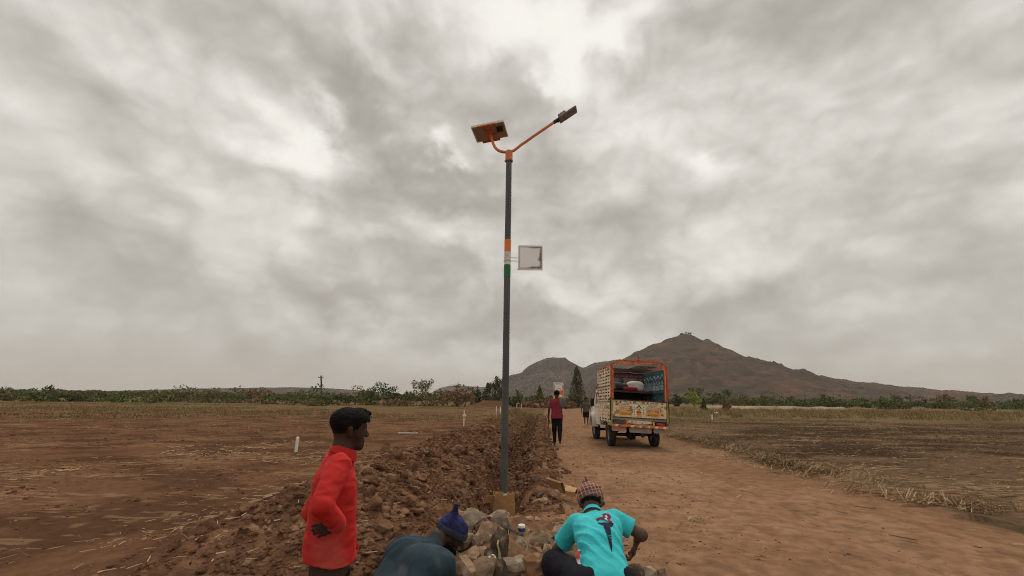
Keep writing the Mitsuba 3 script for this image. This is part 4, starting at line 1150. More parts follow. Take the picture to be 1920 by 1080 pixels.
mat('truck_blue', speckled((0.03, 0.15, 0.30), (0.05, 0.20, 0.32), 4.0), 0.7)
mat('truck_mauve', speckled((0.32, 0.20, 0.18), (0.24, 0.16, 0.15), 5.0), 0.7)
mat('truck_maroon', (0.13, 0.025, 0.03), 0.6)
mat('motif_pale', (0.46, 0.55, 0.56), 0.7)
mat('paint_mint', speckled((0.74, 0.74, 0.56), (0.66, 0.64, 0.48), 6.0), 0.7)
mat('paint_green', (0.04, 0.16, 0.07), 0.6)
mat('paint_red', (0.50, 0.045, 0.045), 0.6)
mat('paint_pink', speckled((0.50, 0.26, 0.21), (0.40, 0.22, 0.18), 5.0), 0.7)
mat('tin_grey', speckled((0.33, 0.29, 0.235), (0.24, 0.20, 0.16), 3.0), 0.7)
mat('tail_lens', (0.28, 0.025, 0.045), 0.2, 0.6)
scene['window_glass'] = {'type': 'thindielectric'}

TRUCK = np.array([4.03, 15.2, 0.0])
YAW, LEAN = math.radians(-1.5), math.radians(2.6)
GM = trimesh.transformations.rotation_matrix(YAW, [0, 0, 1])
GM[:3, 3] = TRUCK
LM4 = GM @ trimesh.transformations.rotation_matrix(LEAN, [0, 1, 0], [0, 0, 0.4])
tk = thing('pickup_truck', 'painted cream pickup truck with tall slatted cargo sides seen from behind', 'truck')


def tp(name, mesh, m_, smooth=False, parent=None, label=None, wheel=False):
    mesh = mesh.copy()
    mesh.apply_transform(GM if wheel else LM4)
    return part(parent or tk, name, mesh, m_, smooth, label)


WB, YR, YF = 3.0, -0.98, 1.55          # wheelbase; rear and front of the cargo body
XB = 0.86
# wheels
tyre = lathe([(.20, -.10), (.31, -.112), (.352, -.095), (.362, -.05), (.364, 0), (.362, .05), (.352, .095), (.31, .112), (.20, .10), (.19, 0), (.20, -.10)], 40)
ringm = []
for k in range(40):
    a = k * 2 * math.pi / 40
    for zz in (-.06, .06):
        b = box([.363, 0, zz], (.012, .03, .055))
        ringm.append(b.apply_transform(trimesh.transformations.rotation_matrix(a + (0.08 if zz > 0 else 0), [0, 0, 1])))
tyre = cat([tyre] + ringm)
rim = lathe([(0, .02), (.06, .02), (.07, .045), (.09, .045), (.10, .015), (.17, .03), (.20, .075), (.205, .085), (.205, -.085), (0, -.08)], 32)
for sx, sy in ((-1, 0), (1, 0), (-1, 1), (1, 1)):
    Rw = trimesh.transformations.rotation_matrix(math.pi / 2 * sx, [0, 1, 0])
    Tw = trimesh.transformations.translation_matrix([sx * .70, sy * WB, .36])
    w = tp('wheel', tyre.copy().apply_transform(Tw @ Rw), 'tyre_rubber', 30, wheel=True)
    tp('rim', rim.copy().apply_transform(Tw @ Rw), 'steel', 30, parent=w, wheel=True)
# chassis
for s in (-1, 1):
    tp('chassis_rail', box([s * .40, 1.4, .60], (.09, 4.6, .13)), 'truck_dark')
    tp('leaf_spring', tube([[s * .55, -.62, .52], [s * .55, -.2, .42], [s * .55, .2, .42], [s * .55, .62, .54]], .035, 6), 'truck_dark', True)
tp('axle', cat([tube([[-.6, 0, .36], [.6, 0, .36]], .05, 10), trimesh.creation.icosphere(2, .15).apply_transform(np.diag([1.1, 1, 1, 1])).apply_translation([-.05, 0, .37])]), 'truck_dark', 40, wheel=True)
tp('axle', tube([[-.6, WB, .36], [.6, WB, .36]], .05, 10), 'truck_dark', 40, wheel=True)
tp('tow_hook', cat([box([.12, YR + .12, .43], (.07, .12, .16)), box([.12, YR + .1, .36], (.10, .05, .05))]), 'truck_dark')
tp('fuel_tank', box([-.45, 1.1, .52], (.32, .8, .26), bevel=.05), 'truck_dark')
tp('silencer', tube([[.3, -.5, .45], [.3, .5, .45]], .09, 12), 'truck_dark', 40)
tp('cargo_floor', box([0, (YR + YF) / 2, .75], (2 * XB - .08, YF - YR - .1, .07)), 'truck_dark')
# slatted cargo side: left outside, right outside
Z0, Z1, ZT = .80, 2.46, 1.40
def cargo_side(s):
    side = f'{tk}__cargo_side' if s < 0 else f'{tk}__cargo_side_001'
    nm = 'cargo_side'
    par = tp(nm, cat([box([s * (XB - .02), (YR + YF) / 2, z], (.05, YF - YR - .06, .05)) for z in (Z0 - .03, ZT, Z1)]), 'truck_cream', label='cream slatted cargo side' if s < 0 else 'right cargo side lined with teal sheet')
    z = Z0 + .03
    r = R_(6 if s < 0 else 7)
    while z < Z1 - .06:
        h = .094 if z < ZT - .05 else .062
        gap = .012 if z < ZT - .05 else .045
        tp('slat', box([s * (XB + .012 + r.uniform(-.003, .003)), (YR + YF) / 2, z + h / 2], (.020, YF - YR - .04, h), bevel=.004), 'truck_cream', parent=par)
        z += h + gap
    for k in range(6):
        y = YR + .04 + (YF - YR - .08) * k / 5
        tp('upright', box([s * (XB + .034), y + (.10 if k == 0 else -.06 if k == 5 else 0), (Z0 + Z1) / 2 - .02], (.024, .07, Z1 - Z0 + .12), bevel=.005), 'truck_cream', parent=par)
    if s < 0:
        for z in (Z0 + .56, 1.86):
            tp('rail', box([s * (XB + .052), (YR + YF) / 2, z], (.012, YF - YR - .1, .022)), 'truck_rail', parent=par)
    return par
left = cargo_side(-1)
right = cargo_side(1)
tp('lining', box([-(XB - .055), (YR + YF) / 2 + .02, 1.10], (.012, YF - YR - .16, .56)), 'truck_dark', parent=left)
tp('lining', box([XB - .055, (YR + YF) / 2 + .02, 1.66], (.012, YF - YR - .16, 1.62)), 'truck_teal', parent=right, label='teal inner lining with pale painted arches')
for z0_, ys in ((1.82, np.arange(YR + .22, YF - .2, .30)), (1.05, np.arange(YR + .22, YF - .2, .30))):
    for y in ys:
        for sc in (1.0, .5):
            P = [[XB - .063, y - .10 * sc, z0_], [XB - .063, y - .10 * sc, z0_ + .15 * sc], [XB - .063, y - .05 * sc, z0_ + .24 * sc], [XB - .063, y, z0_ + .28 * sc], [XB - .063, y + .05 * sc, z0_ + .24 * sc], [XB - .063, y + .10 * sc, z0_ + .15 * sc], [XB - .063, y + .10 * sc, z0_]]
            tp('painted_arch', tube(P, .008, 5), 'motif_pale', parent=right)
P = [[XB - .063, y, 2.24 + .05 * math.sin(y * 14)] for y in np.linspace(YR + .12, YF - .1, 60)]
tp('painted_wave', tube(P, .009, 5), 'motif_pale', parent=right)
tp('grab_rail', bar([XB - .075, YR + .1, 1.70], [XB - .075, YF - .05, 1.70], .03, .045), 'truck_dark', parent=right)
# front wall of the cargo body
fw_ = tp('front_wall', box([0, YF + .02, 1.62], (2 * XB - .06, .04, 1.72)), 'truck_dark', label='painted front wall of the cargo body')
tp('painted_panel', box([0, YF - .008, 2.03], (2 * XB - .14, .012, .50)), 'truck_mauve', parent=fw_)
tp('painted_panel', box([0, YF - .008, 2.35], (2 * XB - .14, .012, .13)), 'truck_maroon', parent=fw_)
for k in range(9):
    x = -.72 + .18 * k
    tp('painted_motif', cat([bar([x - .06, YF - .018, 2.31], [x, YF - .018, 2.38], .012, .006), bar([x, YF - .018, 2.38], [x + .06, YF - .018, 2.31], .012, .006)]), 'motif_pale', parent=fw_)
for x in (-.62, -.02, .60):
    tp('painted_panel', poly([(x - .15, 1.78), (x + .15, 1.78), (x + .13, 2.05), (x + .06, 2.27), (x - .06, 2.27), (x - .13, 2.05)], .006).apply_transform(frame([0, YF - .016, 0], [1, 0, 0], [0, 0, 1], [0, -1, 0])), 'truck_teal', parent=fw_)
P = [[x, YF - .03, 2.06 + .035 * math.sin(x * 9)] for x in np.linspace(-.74, .74, 60)]
tp('painted_panel', box([0, YF - .022, 1.95], (2 * XB - .16, .006, .19)), 'truck_blue', parent=fw_)
tp('painted_wave', tube(P, .016, 6), 'motif_pale', parent=fw_)
for k in range(8):
    x = -.66 + .19 * k
    tp('painted_dot', lathe([(0, 0), (.028, 0), (.028, .006), (0, .006)], 12).apply_transform(frame([x, YF - .026, 1.99 + .06 * math.sin(k * 2.1)], [1, 0, 0], [0, 0, 1], [0, -1, 0])), 'paint_mint', parent=fw_)
# luggage shelf and the dark below it
YS = .25
tp('shelf', box([0, (YS + YF) / 2, 1.74], (2 * XB - .16, YF - YS - .03, .05)), 'truck_dark')
tp('shelf_lip', box([0, YS - .01, 1.75], (2 * XB - .16, .022, .07)), 'truck_rail')
# tailgate with its painted panels
tg = tp('tailgate', box([0, YR, 1.17], (2 * XB - .06, .035, .50)), 'truck_cream', label='cream tailgate painted with panels, lettering and a stepped orange emblem')
YT = YR - .0175
def tgp(name, x, z, w, h, m_, d=.004, off=0.0, parent=None):
    return tp(name, box([x, YT - d / 2 - off, z], (w, d, h)), m_, parent=parent or tg)
def u2x(u):
    return -.80 + 1.60 * u
for u in (.096, .36, .616, .884):
    tgp('rib', u2x(u), 1.17, .030, .50, 'truck_cream', .022)
tgp('top_edge', 0, 1.435, 2 * XB - .06, .03, 'truck_rail', .03)
tgp('bottom_edge', 0, .915, 2 * XB - .06, .022, 'truck_rail', .02)
def row(u0, u1, z, h, m_, off=.001, shrink=.035):
    x0, x1 = u2x(u0), u2x(u1)
    return tgp('painted_panel', (x0 + x1) / 2, z, (x1 - x0) - shrink, h, m_, .004, off)
def line(u0, u1, z, m_='truck_orange'):
    x0, x1 = u2x(u0), u2x(u1)
    tgp('painted_line', (x0 + x1) / 2, z, (x1 - x0) - .035, .010, m_, .005, .001)
def letters(text, x, z, h, m_, width=None):
    m = meshkit.text_mesh(text, h, .003, True)
    m.apply_translation([-m.bounds[:, 0].mean(), -m.bounds[:, 1].mean(), 0])
    if width:
        m.apply_scale([width / (m.bounds[1, 0] - m.bounds[0, 0]), 1, 1])
    m.apply_transform(frame([x, YT - .0065, z], [1, 0, 0], [0, 0, 1], [0, -1, 0]))
    tp('lettering', m, m_, parent=tg)
def script(x, z, w, m_, h=.022, seed=0):
    """A line of small brush script hanging from a head stroke, too small in the photograph to read."""
    r = R_(seed)
    ms = []
    xx = x - w / 2
    while xx < x + w / 2 - .02:
        ww = r.uniform(.012, .026)
        if r.random() > .15:
            ms += [box([xx + ww / 2, YT - .008, z + h / 2], (ww, .003, .005)), box([xx + ww * r.uniform(.4, .8), YT - .0083, z], (.006, .003, h)), box([xx + ww * .3, YT - .0086, z - h * r.uniform(0, .35)], (ww * .5, .003, .006))]
        xx += ww
    tp('lettering', cat(ms), m_, parent=tg)
for (u0, u1, word, wd, sd) in ((.096, .36, 'HORN', .34, 1), (.616, .884, 'PLEASE', .34, 2)):
    um = (u0 + u1) / 2
    row(u0, u1, 1.375, .060, 'truck_cream')
    tgp('painted_panel', u2x(um), 1.378, .17, .052, 'paint_mint', .004, .004)
    tgp('painted_line', u2x(um), 1.387, .12, .012, 'paint_red' if sd == 2 else 'truck_rail', .004, .007)
    tgp('painted_line', u2x(um), 1.370, .10, .010, 'paint_green', .004, .007)
    for sx in (-1, 1):
        tgp('painted_motif', u2x(um) + sx * .145, 1.376, .05, .035, 'paint_red' if sx == 1 else 'truck_rail', .004, .004)
    line(u0, u1, 1.337)
    row(u0, u1, 1.295, .062, 'paint_mint')
    script(u2x(um), 1.295, .27, 'paint_green', .024, sd)
    line(u0, u1, 1.250)
    row(u0, u1, 1.190, .090, 'paint_pink')
    tgp('painted_panel', u2x(um), 1.190, .352, .076, 'truck_cream', .004, .0035)
    letters('HORN OK' if sd == 1 else word, u2x(um), 1.190, .052, 'paint_red', wd - .01)
    line(u0, u1, 1.133)
    row(u0, u1, 1.045, .125, 'truck_yellow')
    tgp('painted_panel', u2x(um) + (.0 if sd == 1 else .05), 1.025, .24, .055, 'truck_orange', .004, .005)
    tgp('painted_motif', u2x(um) + (.13 if sd == 1 else -.12), 1.015, .045, .028, 'truck_rail', .004, .006)
# centre panel: stepped orange emblem under a green roof
xc = u2x(.488)
row(.36, .616, 1.375, .060, 'paint_pink')
tgp('painted_panel', xc, 1.378, .17, .052, 'paint_mint', .004, .004)
line(.36, .616, 1.337)
row(.36, .616, 1.125, .39, 'paint_mint')
def art(pts, m_, off, name='painted_emblem'):
    tp(name, poly(pts, .004).apply_transform(frame([xc, YT - .0055 - off, 0], [1, 0, 0], [0, 0, 1], [0, -1, 0])), m_, parent=tg)
art([(-.115, 1.19), (-.05, 1.25), (-.025, 1.29), (0, 1.33), (.03, 1.285), (.06, 1.24), (.115, 1.18), (.05, 1.20), (0, 1.27), (-.05, 1.20)], 'paint_green', 0)
art([(-.035, 1.185), (.04, 1.185), (.02, 1.235), (0, 1.26), (-.02, 1.235)], 'truck_yellow', .001)
art([(-.055, 1.115), (.055, 1.115), (.035, 1.182), (-.03, 1.182)], 'truck_orange', .001)
art([(-.085, 1.065), (.085, 1.065), (.07, 1.11), (-.07, 1.11)], 'paint_red', .001)
art([(-.075, 1.005), (.075, 1.005), (.08, 1.06), (-.08, 1.06)], 'truck_orange', .001)
art([(-.08, .945), (.085, .945), (.075, 1.0), (-.07, 1.0)], 'truck_yellow', .001)
for sx in (-1, 1):
    for k, z in enumerate((1.24, 1.16, 1.09, 1.02)):
        tgp('painted_motif', xc + sx * .145, z, .024, .035, ('paint_green', 'truck_rail', 'truck_rail', 'paint_red')[k], .004, .005)
# side columns
for u0, u1, sx in ((0.0, .096, -1), (.884, 1.0, 1)):
    um = u2x((u0 + u1) / 2) + .0
    def dot(z, rr_, m_):
        tp('painted_dot', lathe([(0, 0), (rr_, 0), (rr_, .005), (0, .005)], 16).apply_transform(frame([um, YT, z], [1, 0, 0], [0, 0, 1], [0, -1, 0])), m_, parent=tg)
    dot(1.285, .026, 'paint_red')
    dot(1.165, .028, 'truck_yellow')
    tgp('painted_panel', um, 1.04, .11, .065, 'truck_orange', .004)
    tgp('painted_motif', um, 1.375, .05, .04, 'truck_rail', .004)
# under the tailgate: tin strip, reflector lattice, bent number board, tail lamp, striped bumper
tp('tin_strip', box([0, YR + .005, .868], (2 * XB - .05, .03, .070), bevel=.006), 'tin_grey')
rb = tp('rear_board', box([0, YR + .02, .77], (2 * XB - .06, .03, .13)), 'truck_dark')
for k in range(7):
    x = -.79 + .05 * k
    tp('lattice_bar', cat([bar([x, YR - .001, .715], [x + .05, YR - .001, .825], .008, .006), bar([x + .05, YR - .0045, .715], [x, YR - .0045, .825], .008, .006)]), 'tin_grey', parent=rb)
tp('painted_panel', box([-.425, YR, .772], (.045, .012, .115)), 'truck_red', parent=rb)
tp('painted_panel', box([-.375, YR, .772], (.05, .0125, .115)), 'truck_yellow', parent=rb)
nb = tp('number_board', trimesh.creation.extrude_polygon(sg.Polygon([(-.345, .832), (.36, .832), (.42, .79), (.37, .762), (.13, .742), (.08, .765), (.045, .735), (-.15, .742), (-.30, .745), (-.345, .75)]), .012, engine='earcut').apply_transform(frame([0, YR + .004, 0], [1, 0, 0], [0, 0, 1], [0, -1, 0])), 'truck_cream', parent=rb, label='bent cream board along the rear')
tp('lower_board', box([.10, YR - .005, .722], (.56, .02, .035), bevel=.004), 'tin_grey', parent=rb)
tp('painted_panel', box([.435, YR - .003, .76], (.05, .014, .12)), 'truck_yellow', parent=rb)
for k, (x, w_) in enumerate(((-.24, .07), (-.13, .10), (-.11, .06), (.05, .10), (.18, .05))):
    tp('painted_mark', box([x, YR - .0105, .79 + (.012 if k == 2 else -.004)], (w_, .004, .010 if k else .045)), 'tin_grey', parent=rb)
tl = tp('tail_lamp', box([.64, YR - .004, .765], (.33, .03, .125), bevel=.008), 'black_plastic')
tp('lens', box([.645, YR - .024, .755], (.255, .018, .075), bevel=.008), 'tail_lens', parent=tl)
tp('reflector', box([.64, YR - .0345, .775], (.11, .005, .018)), 'paint_pink', parent=tl)
bp = tp('bumper', box([0, YR - .05, .665], (2 * XB + .0, .07, .075), bevel=.006), 'truck_orange', label='striped orange and white rear bumper')
for k in range(7):
    x = -.74 + .245 * k
    tp('painted_stripe', poly([(x - .045, .633), (x + .045, .633), (x + .075, .697), (x - .015, .697)], .004).apply_transform(frame([0, YR - .085, 0], [1, 0, 0], [0, 0, 1], [0, -1, 0])), 'truck_cream', parent=bp)
def plate(x0, x1, z0, z1, m_, lab):
    g = sg.box(x0 + .05, z0 + .05, x1 - .05, z1 + .0).buffer(.05)
    tp('mud_flap', trimesh.creation.extrude_polygon(g, .012, engine='earcut').apply_transform(frame([0, YR - .01, 0], [1, 0, 0], [0, 0, 1], [0, -1, 0])), m_, label=lab)
plate(-.86, -.42, .49, .60, 'paint_pink', 'pinkish plate below the bumper')
plate(-.32, .36, .47, .60, 'tin_grey', 'wide grey plate below the bumper')
plate(.42, .78, .49, .60, 'tin_grey', 'grey plate below the bumper')
# corner posts and the roof cage
for s in (-1, 1):
    tp('corner_post', box([s * (XB + .005), YR - .02, 1.03], (.045, .05, .82), bevel=.006), 'truck_lime', label='yellow green lower corner post')
    tp('corner_post', box([s * (XB + .045), YR + .0, 1.12], (.03, .06, .62), bevel=.006), 'truck_rail')
    tp('cage_post', box([s * (XB + .018), YR - .01, 1.98], (.042, .055, 1.12), bevel=.006), 'truck_red')
    tp('cage_post', box([s * (XB - .03), YR - .006, 1.96], (.038, .045, 1.06), bevel=.006), 'truck_orange')
    tp('cage_rail', bar([s * (XB + .018), YR, 2.53], [s * (XB + .018), YF, 2.53], .045, .045), 'truck_red')
    tp('cage_post', box([s * (XB + .01), YF - .02, 1.9], (.045, .05, 1.25), bevel=.006), 'truck_red')
    tp('cage_arch', bar([s * (XB + .018), YR - .01, 2.53], [s * (XB - .20), YR - .01, 2.66], .05, .045), 'truck_red')
    tp('cage_arch', bar([s * (XB - .02), YR - .014, 2.505], [s * (XB - .21), YR - .014, 2.615], .045, .032), 'truck_orange')
    tp('strap_hook', box([s * (XB + .05), YR - .02, 1.45], (.05, .08, .10), bevel=.01), 'truck_rail')
tp('flag_strip', box([XB + .05, YR - .03, 1.74], (.05, .02, .22), trimesh.transformations.rotation_matrix(.1, [0, 1, 0]), .006), 'truck_red', label='red cloth strip on the right corner post')
tp('cage_arch', bar([-(XB - .21), YR - .01, 2.665], [XB - .21, YR - .01, 2.665], .05, .04), 'truck_red')
tp('cage_arch', bar([-(XB - .21), YR - .014, 2.615], [XB - .21, YR - .014, 2.615], .05, .055), 'truck_orange')
for k in range(7):
    x = -.55 + .19 * k
    tp('arch_joint', box([x, YR - .041, 2.625], (.016, .006, .06)), 'truck_red')
tp('finial', cat([box([.0, YR, 2.71], (.10, .03, .05), bevel=.008), box([.0, YR, 2.76], (.03, .03, .09), bevel=.006), trimesh.creation.icosphere(1, .028).apply_translation([0, YR, 2.82])]), 'truck_red', 30)
for y in (.55, 1.15, YF - .03):
    tp('cross_bar', bar([-(XB - .02), y, 2.52], [XB - .02, y, 2.52], .05, .05), 'truck_rail')
for x in (.10, .32, .52, .70):
    tp('roof_bar', bar([x, YR + .5, 2.56], [x, YF - .03, 2.56], .022, .022), 'truck_rail')
for y in np.arange(YR + .55, YF, .16):
    tp('roof_mesh_bar', bar([.10, y, 2.575], [.72, y, 2.575], .010, .010), 'truck_rail')
# cab
def cabm(m):
    return m
cab_side = sg.Polygon([(YF + .10, .55), (YF + .10, 1.78), (YF + .22, 1.86), (2.75, 1.84), (3.25, 1.22), (4.02, 1.10), (4.12, .98), (4.12, .55), (3.42, .55), (3.36, .72), (3.2, .84), (3.0, .88), (2.8, .84), (2.64, .72), (2.58, .55)])
cabb = trimesh.creation.extrude_polygon(cab_side, 1.52, engine='earcut')
cabb.apply_translation([0, 0, -.76])
cabb.apply_transform(frame([0, 0, 0], [0, 1, 0], [0, 0, 1], [1, 0, 0]))
cb = tp('cab', cabb, 'truck_white', label='white driver cab')
for s in (-1, 1):
    tp('window', box([s * .764, 2.32, 1.52], (.012, .80, .44), bevel=.004), 'panel_glass', parent=cb)
    tp('door', box([s * .766, 2.22, .93], (.016, .95, .62), bevel=.006), 'truck_white', parent=cb)
    tp('handle', box([s * .782, 1.92, 1.16], (.02, .14, .03), bevel=.006), 'black_plastic', parent=cb)
    a = np.linspace(0.05, math.pi - .05, 14)
    arch = sg.Polygon([(3.0 + .50 * math.cos(t), .42 + .56 * math.sin(t)) for t in a] + [(3.0 + .41 * math.cos(t), .42 + .42 * math.sin(t)) for t in a[::-1]])
    fm = trimesh.creation.extrude_polygon(arch, .22, engine='earcut').apply_translation([0, 0, -.11])
    fm.apply_transform(frame([s * .80, 0, 0], [0, 1, 0], [0, 0, 1], [1, 0, 0]))
    tp('fender', fm, 'truck_white', parent=cb, label='white flared front wheel arch')
    mr = tp('wing_mirror', box([s * .90, 2.75, 1.36], (.15, .06, .30), bevel=.02), 'black_plastic')
    tp('mirror_arm', tube([[s * .76, 2.8, 1.2], [s * .85, 2.78, 1.22], [s * .90, 2.77, 1.3]], .012, 8), 'black_plastic', True, parent=mr)
    tp('mud_guard', box([s * .80, -.45 + .98, .63], (.10, 1.05, .02)), 'truck_dark')
    tp('side_step', box([s * .78, .95, .66], (.06, .36, .14), bevel=.008), 'tin_grey')
    tp('side_step', box([s * .84, -.55, .70], (.03, .5, .13), bevel=.008), 'tin_grey')
    tp('headlight', lathe([(0, 0), (.09, 0), (.10, .02), (.05, .05), (0, .055)], 20).apply_transform(frame([s * .58, 4.11, .86], [1, 0, 0], [0, 0, 1], [0, -1, 0]) @ trimesh.transformations.rotation_matrix(math.pi, [1, 0, 0])), 'plastic_white', 30, parent=cb)
tp('windscreen', box([0, 3.0, 1.535], (1.30, .012, .64), trimesh.transformations.rotation_matrix(.675, [1, 0, 0])), 'panel_glass', parent=cb)
tp('front_bumper', box([0, 4.16, .55], (1.6, .12, .18), bevel=.03), 'truck_dark')
tp('antenna', tube([[-.80, 2.4, 1.7], [-1.12, 2.2, 1.92]], .006, 5), 'steel')
# the load
mat('sack_white', speckled((0.74, 0.71, 0.65), (0.60, 0.56, 0.50), 5.0), 0.8)
mat('cushion_red', speckled((0.36, 0.022, 0.062), (0.28, 0.018, 0.05), 5.0), 0.8)
mat('bag_black', speckled((0.035, 0.034, 0.038), (0.07, 0.066, 0.07), 6.0), 0.8)
mat('bag_grey', speckled((0.20, 0.195, 0.19), (0.12, 0.115, 0.115), 5.0), 0.85)


def soft(c, size, seed, amp=.05, turn=0.0, tilt=0.0, square=3.2, sub=4):
    """A stuffed bag: a rounded box, sagging and creased."""
    m = trimesh.creation.icosphere(sub)
    v = np.array(m.vertices)
    n = (np.abs(v) ** square).sum(1) ** (-1 / square)
    v = v * n[:, None]
    o = seed * 3.7
    w = meshkit.fbm(v * 1.3 + o, 4, seed) - 0.5
    crease = np.abs(meshkit.fbm(v * np.array([2.2, 2.2, 5]) + o, 3, seed + 5) - 0.5)
    v = v + v * (amp * 4 * w - amp * 1.6 * crease)[:, None]
    m.vertices = v * np.asarray(size) / 2
    m.apply_transform(trimesh.transformations.euler_matrix(tilt, 0, turn))
    return m.apply_translation(c)


def load(name, label, cat_, m, m_):
    key = thing(name, label, cat_)
    m.apply_transform(LM4)
    scene[key] = mikit.ply(m, m_, True)
    return key


ZS = 1.77
load('sack', 'bulging white woven sack on the shelf of the truck', 'sack', soft([.27, YS + .34, ZS + .18], (.60, .34, .36), 3, .05, .1, 0, 3.0), 'sack_white')
load('cushion', 'crimson cushion at the front of the shelf under the white sack', 'cushion', soft([.03, YS + .08, ZS + .075], (.50, .26, .13), 5, .03, .03, 0, 3.4), 'cushion_red')
load('bag', 'black duffel bag in the middle of the truck shelf', 'bag', soft([-.36, YS + .32, ZS + .15], (.50, .34, .30), 7, .06, .5, .1, 2.6), 'bag_black')
load('bag', 'small round black bag left of the white sack', 'bag', soft([-.09, YS + .30, ZS + .15], (.22, .22, .20), 9, .05, 0, 0, 2.2), 'bag_black')
load('bag', 'grey bag at the left front corner of the truck shelf', 'bag', soft([-.62, YS + .12, ZS + .105], (.30, .26, .21), 11, .06, .2, 0, 2.8), 'bag_grey')
load('bag', 'dark rucksack leaning at the left wall of the truck', 'bag', soft([-.64, YS + .42, ZS + .20], (.28, .30, .36), 13, .06, .2, .2, 2.8), 'bag_black')

# ------------------------------------------------------------------ people
mat('skin', speckled((0.105, 0.056, 0.036), (0.078, 0.040, 0.026), 9.0), 0.55, 0.35)
mat('skin_dark', speckled((0.058, 0.031, 0.022), (0.042, 0.023, 0.016), 9.0), 0.6, 0.25)
mat('hair_black', speckled((0.006, 0.0055, 0.0055), (0.011, 0.010, 0.009), 30.0), 0.85, 0.12)
mat('eye_white', (0.34, 0.31, 0.28), 0.35)
mat('eye_dark', (0.02, 0.012, 0.01), 0.2)
mat('shirt_red', lambda p, n, uv: mix(mix((0.54, 0.026, 0.021), (0.43, 0.019, 0.018), fbm(p.x * 9, p.y * 9, p.z * 9, 3)), (0.50, 0.10, 0.075), 0.6 * smoothstep(0.50, 0.72, fbm(p.x * 3.2 + 4, p.y * 3.2, p.z * 2.2, 3))), 0.85, 0.2, sheen=0.4)
mat('shirt_teal', speckled((0.055, 0.56, 0.61), (0.040, 0.48, 0.54), 7.0), 0.85, 0.2, sheen=0.4)
mat('shirt_blue', lambda p, n, uv: mix(mix((0.024, 0.046, 0.066), (0.034, 0.060, 0.080), fbm(p.x * 5, p.y * 5, p.z * 5, 3)), (0.085, 0.10, 0.105), 0.6 * smoothstep(0.52, 0.75, fbm(p.x * 6 + 3, p.y * 6, p.z * 6, 5))), 0.9, 0.2, sheen=0.3)
mat('shirt_maroon', speckled((0.235, 0.034, 0.048), (0.18, 0.027, 0.038), 7.0), 0.9, 0.2)
mat('shirt_grey', speckled((0.105, 0.095, 0.080), (0.080, 0.072, 0.062), 8.0), 0.9, 0.2)
mat('trousers_black', speckled((0.009, 0.009, 0.010), (0.015, 0.014, 0.015), 8.0), 0.9, 0.1)
mat('trousers_navy', speckled((0.011, 0.012, 0.019), (0.018, 0.019, 0.027), 8.0), 0.9, 0.1)
mat('cloth_grey', speckled((0.19, 0.17, 0.165), (0.13, 0.12, 0.115), 8.0), 0.9, 0.2)
mat('cap_blue', speckled((0.020, 0.023, 0.075), (0.036, 0.040, 0.17), 14.0), 0.9, 0.2)
mat('bandana_dark', speckled((0.035, 0.040, 0.060), (0.05, 0.055, 0.075), 9.0), 0.9, 0.2)
mat('print_navy', (0.022, 0.020, 0.050), 0.8, 0.2)
mat('print_maroon', (0.20, 0.022, 0.065), 0.8, 0.2)
mat('bangle_red', (0.45, 0.03, 0.03), 0.5)
mat('metal_worn', speckled((0.10, 0.09, 0.08), (0.16, 0.13, 0.10), 9.0), 0.5, 0.5)
mat('shaft_wood', speckled((0.20, 0.145, 0.10), (0.14, 0.10, 0.07), 9.0), 0.8)
mat('side_print', lambda p, n, uv: mix(mix((0.62, 0.60, 0.58), (0.10, 0.11, 0.30), smoothstep(0.5, 0.56, noise(p.x * 34, p.y * 34, p.z * 34))), (0.55, 0.10, 0.09), smoothstep(0.62, 0.66, noise(p.x * 23 + 9, p.y * 23, p.z * 23))), 0.85, 0.2)


def V(*a):
    return np.array(a, float)


def basis(F, up=(0, 0, 1)):
    F = unit(F)
    L = unit(np.cross(up, F))
    return F, L, np.cross(F, L)


def head_prims(c, F, neck, L=None, U=None, s=1.0, up=(0, 0, 1)):
    """Skull, jaw, brow, nose, lips, chin, ears and neck about the head's centre c, the face towards F."""
    F, L, U = basis(F, up)
    def p(f, l, u):
        return c + s * (f * F + l * L + u * U)
    return [(p(-.028, 0, .028), p(.020, 0, .030), .078 * s, .073 * s, .03),
            (p(.028, 0, -.02), p(.052, 0, -.078), .056 * s, .036 * s, .03),
            (p(.046, -.026, -.020), p(.046, .026, -.020), .036 * s, .036 * s, .02),
            (p(.076, -.03, .024), p(.076, .03, .024), .014 * s, .014 * s, .018),
            (p(.088, 0, .012), p(.108, 0, -.026), .008 * s, .0125 * s, .014),
            (p(.100, -.012, -.030), p(.100, .012, -.030), .008 * s, .008 * s, .010),
            (p(.084, -.017, -.056), p(.084, .017, -.056), .0095 * s, .0095 * s, .008),
            (p(.082, -.013, -.070), p(.082, .013, -.070), .010 * s, .010 * s, .008),
            (p(.074, 0, -.098), p(.078, 0, -.094), .019 * s, .017 * s, .02),
            (p(-.008, .076, -.030), p(-.016, .083, .012), .011 * s, .016 * s, .010),
            (p(-.008, -.076, -.030), p(-.016, -.083, .012), .011 * s, .016 * s, .010),
            (p(-.030, 0, -.05), neck, .054 * s, .060 * s, .03)]


def eyes(key, c, F, s=1.0, up=(0, 0, 1)):
    F, L, U = basis(F, up)
    for l in (.032, -.032):
        q = c + s * (.0755 * F + l * L + .004 * U)
        w = trimesh.creation.icosphere(2, .0118 * s)
        e = part(key, 'eye', w.apply_translation(q), 'eye_white', True)
        part(e, 'iris', trimesh.creation.icosphere(1, .0068 * s).apply_translation(q + .0078 * s * F), 'eye_dark', True)


def skull(c, F, s=1.0, up=(0, 0, 1)):
    F, L, U = basis(F, up)
    return lambda P, g=0.0: sd_cone(P, c + s * (-.028 * F + .028 * U), c + s * (.020 * F + .030 * U), (.078 + g) * s, (.073 + g) * s)


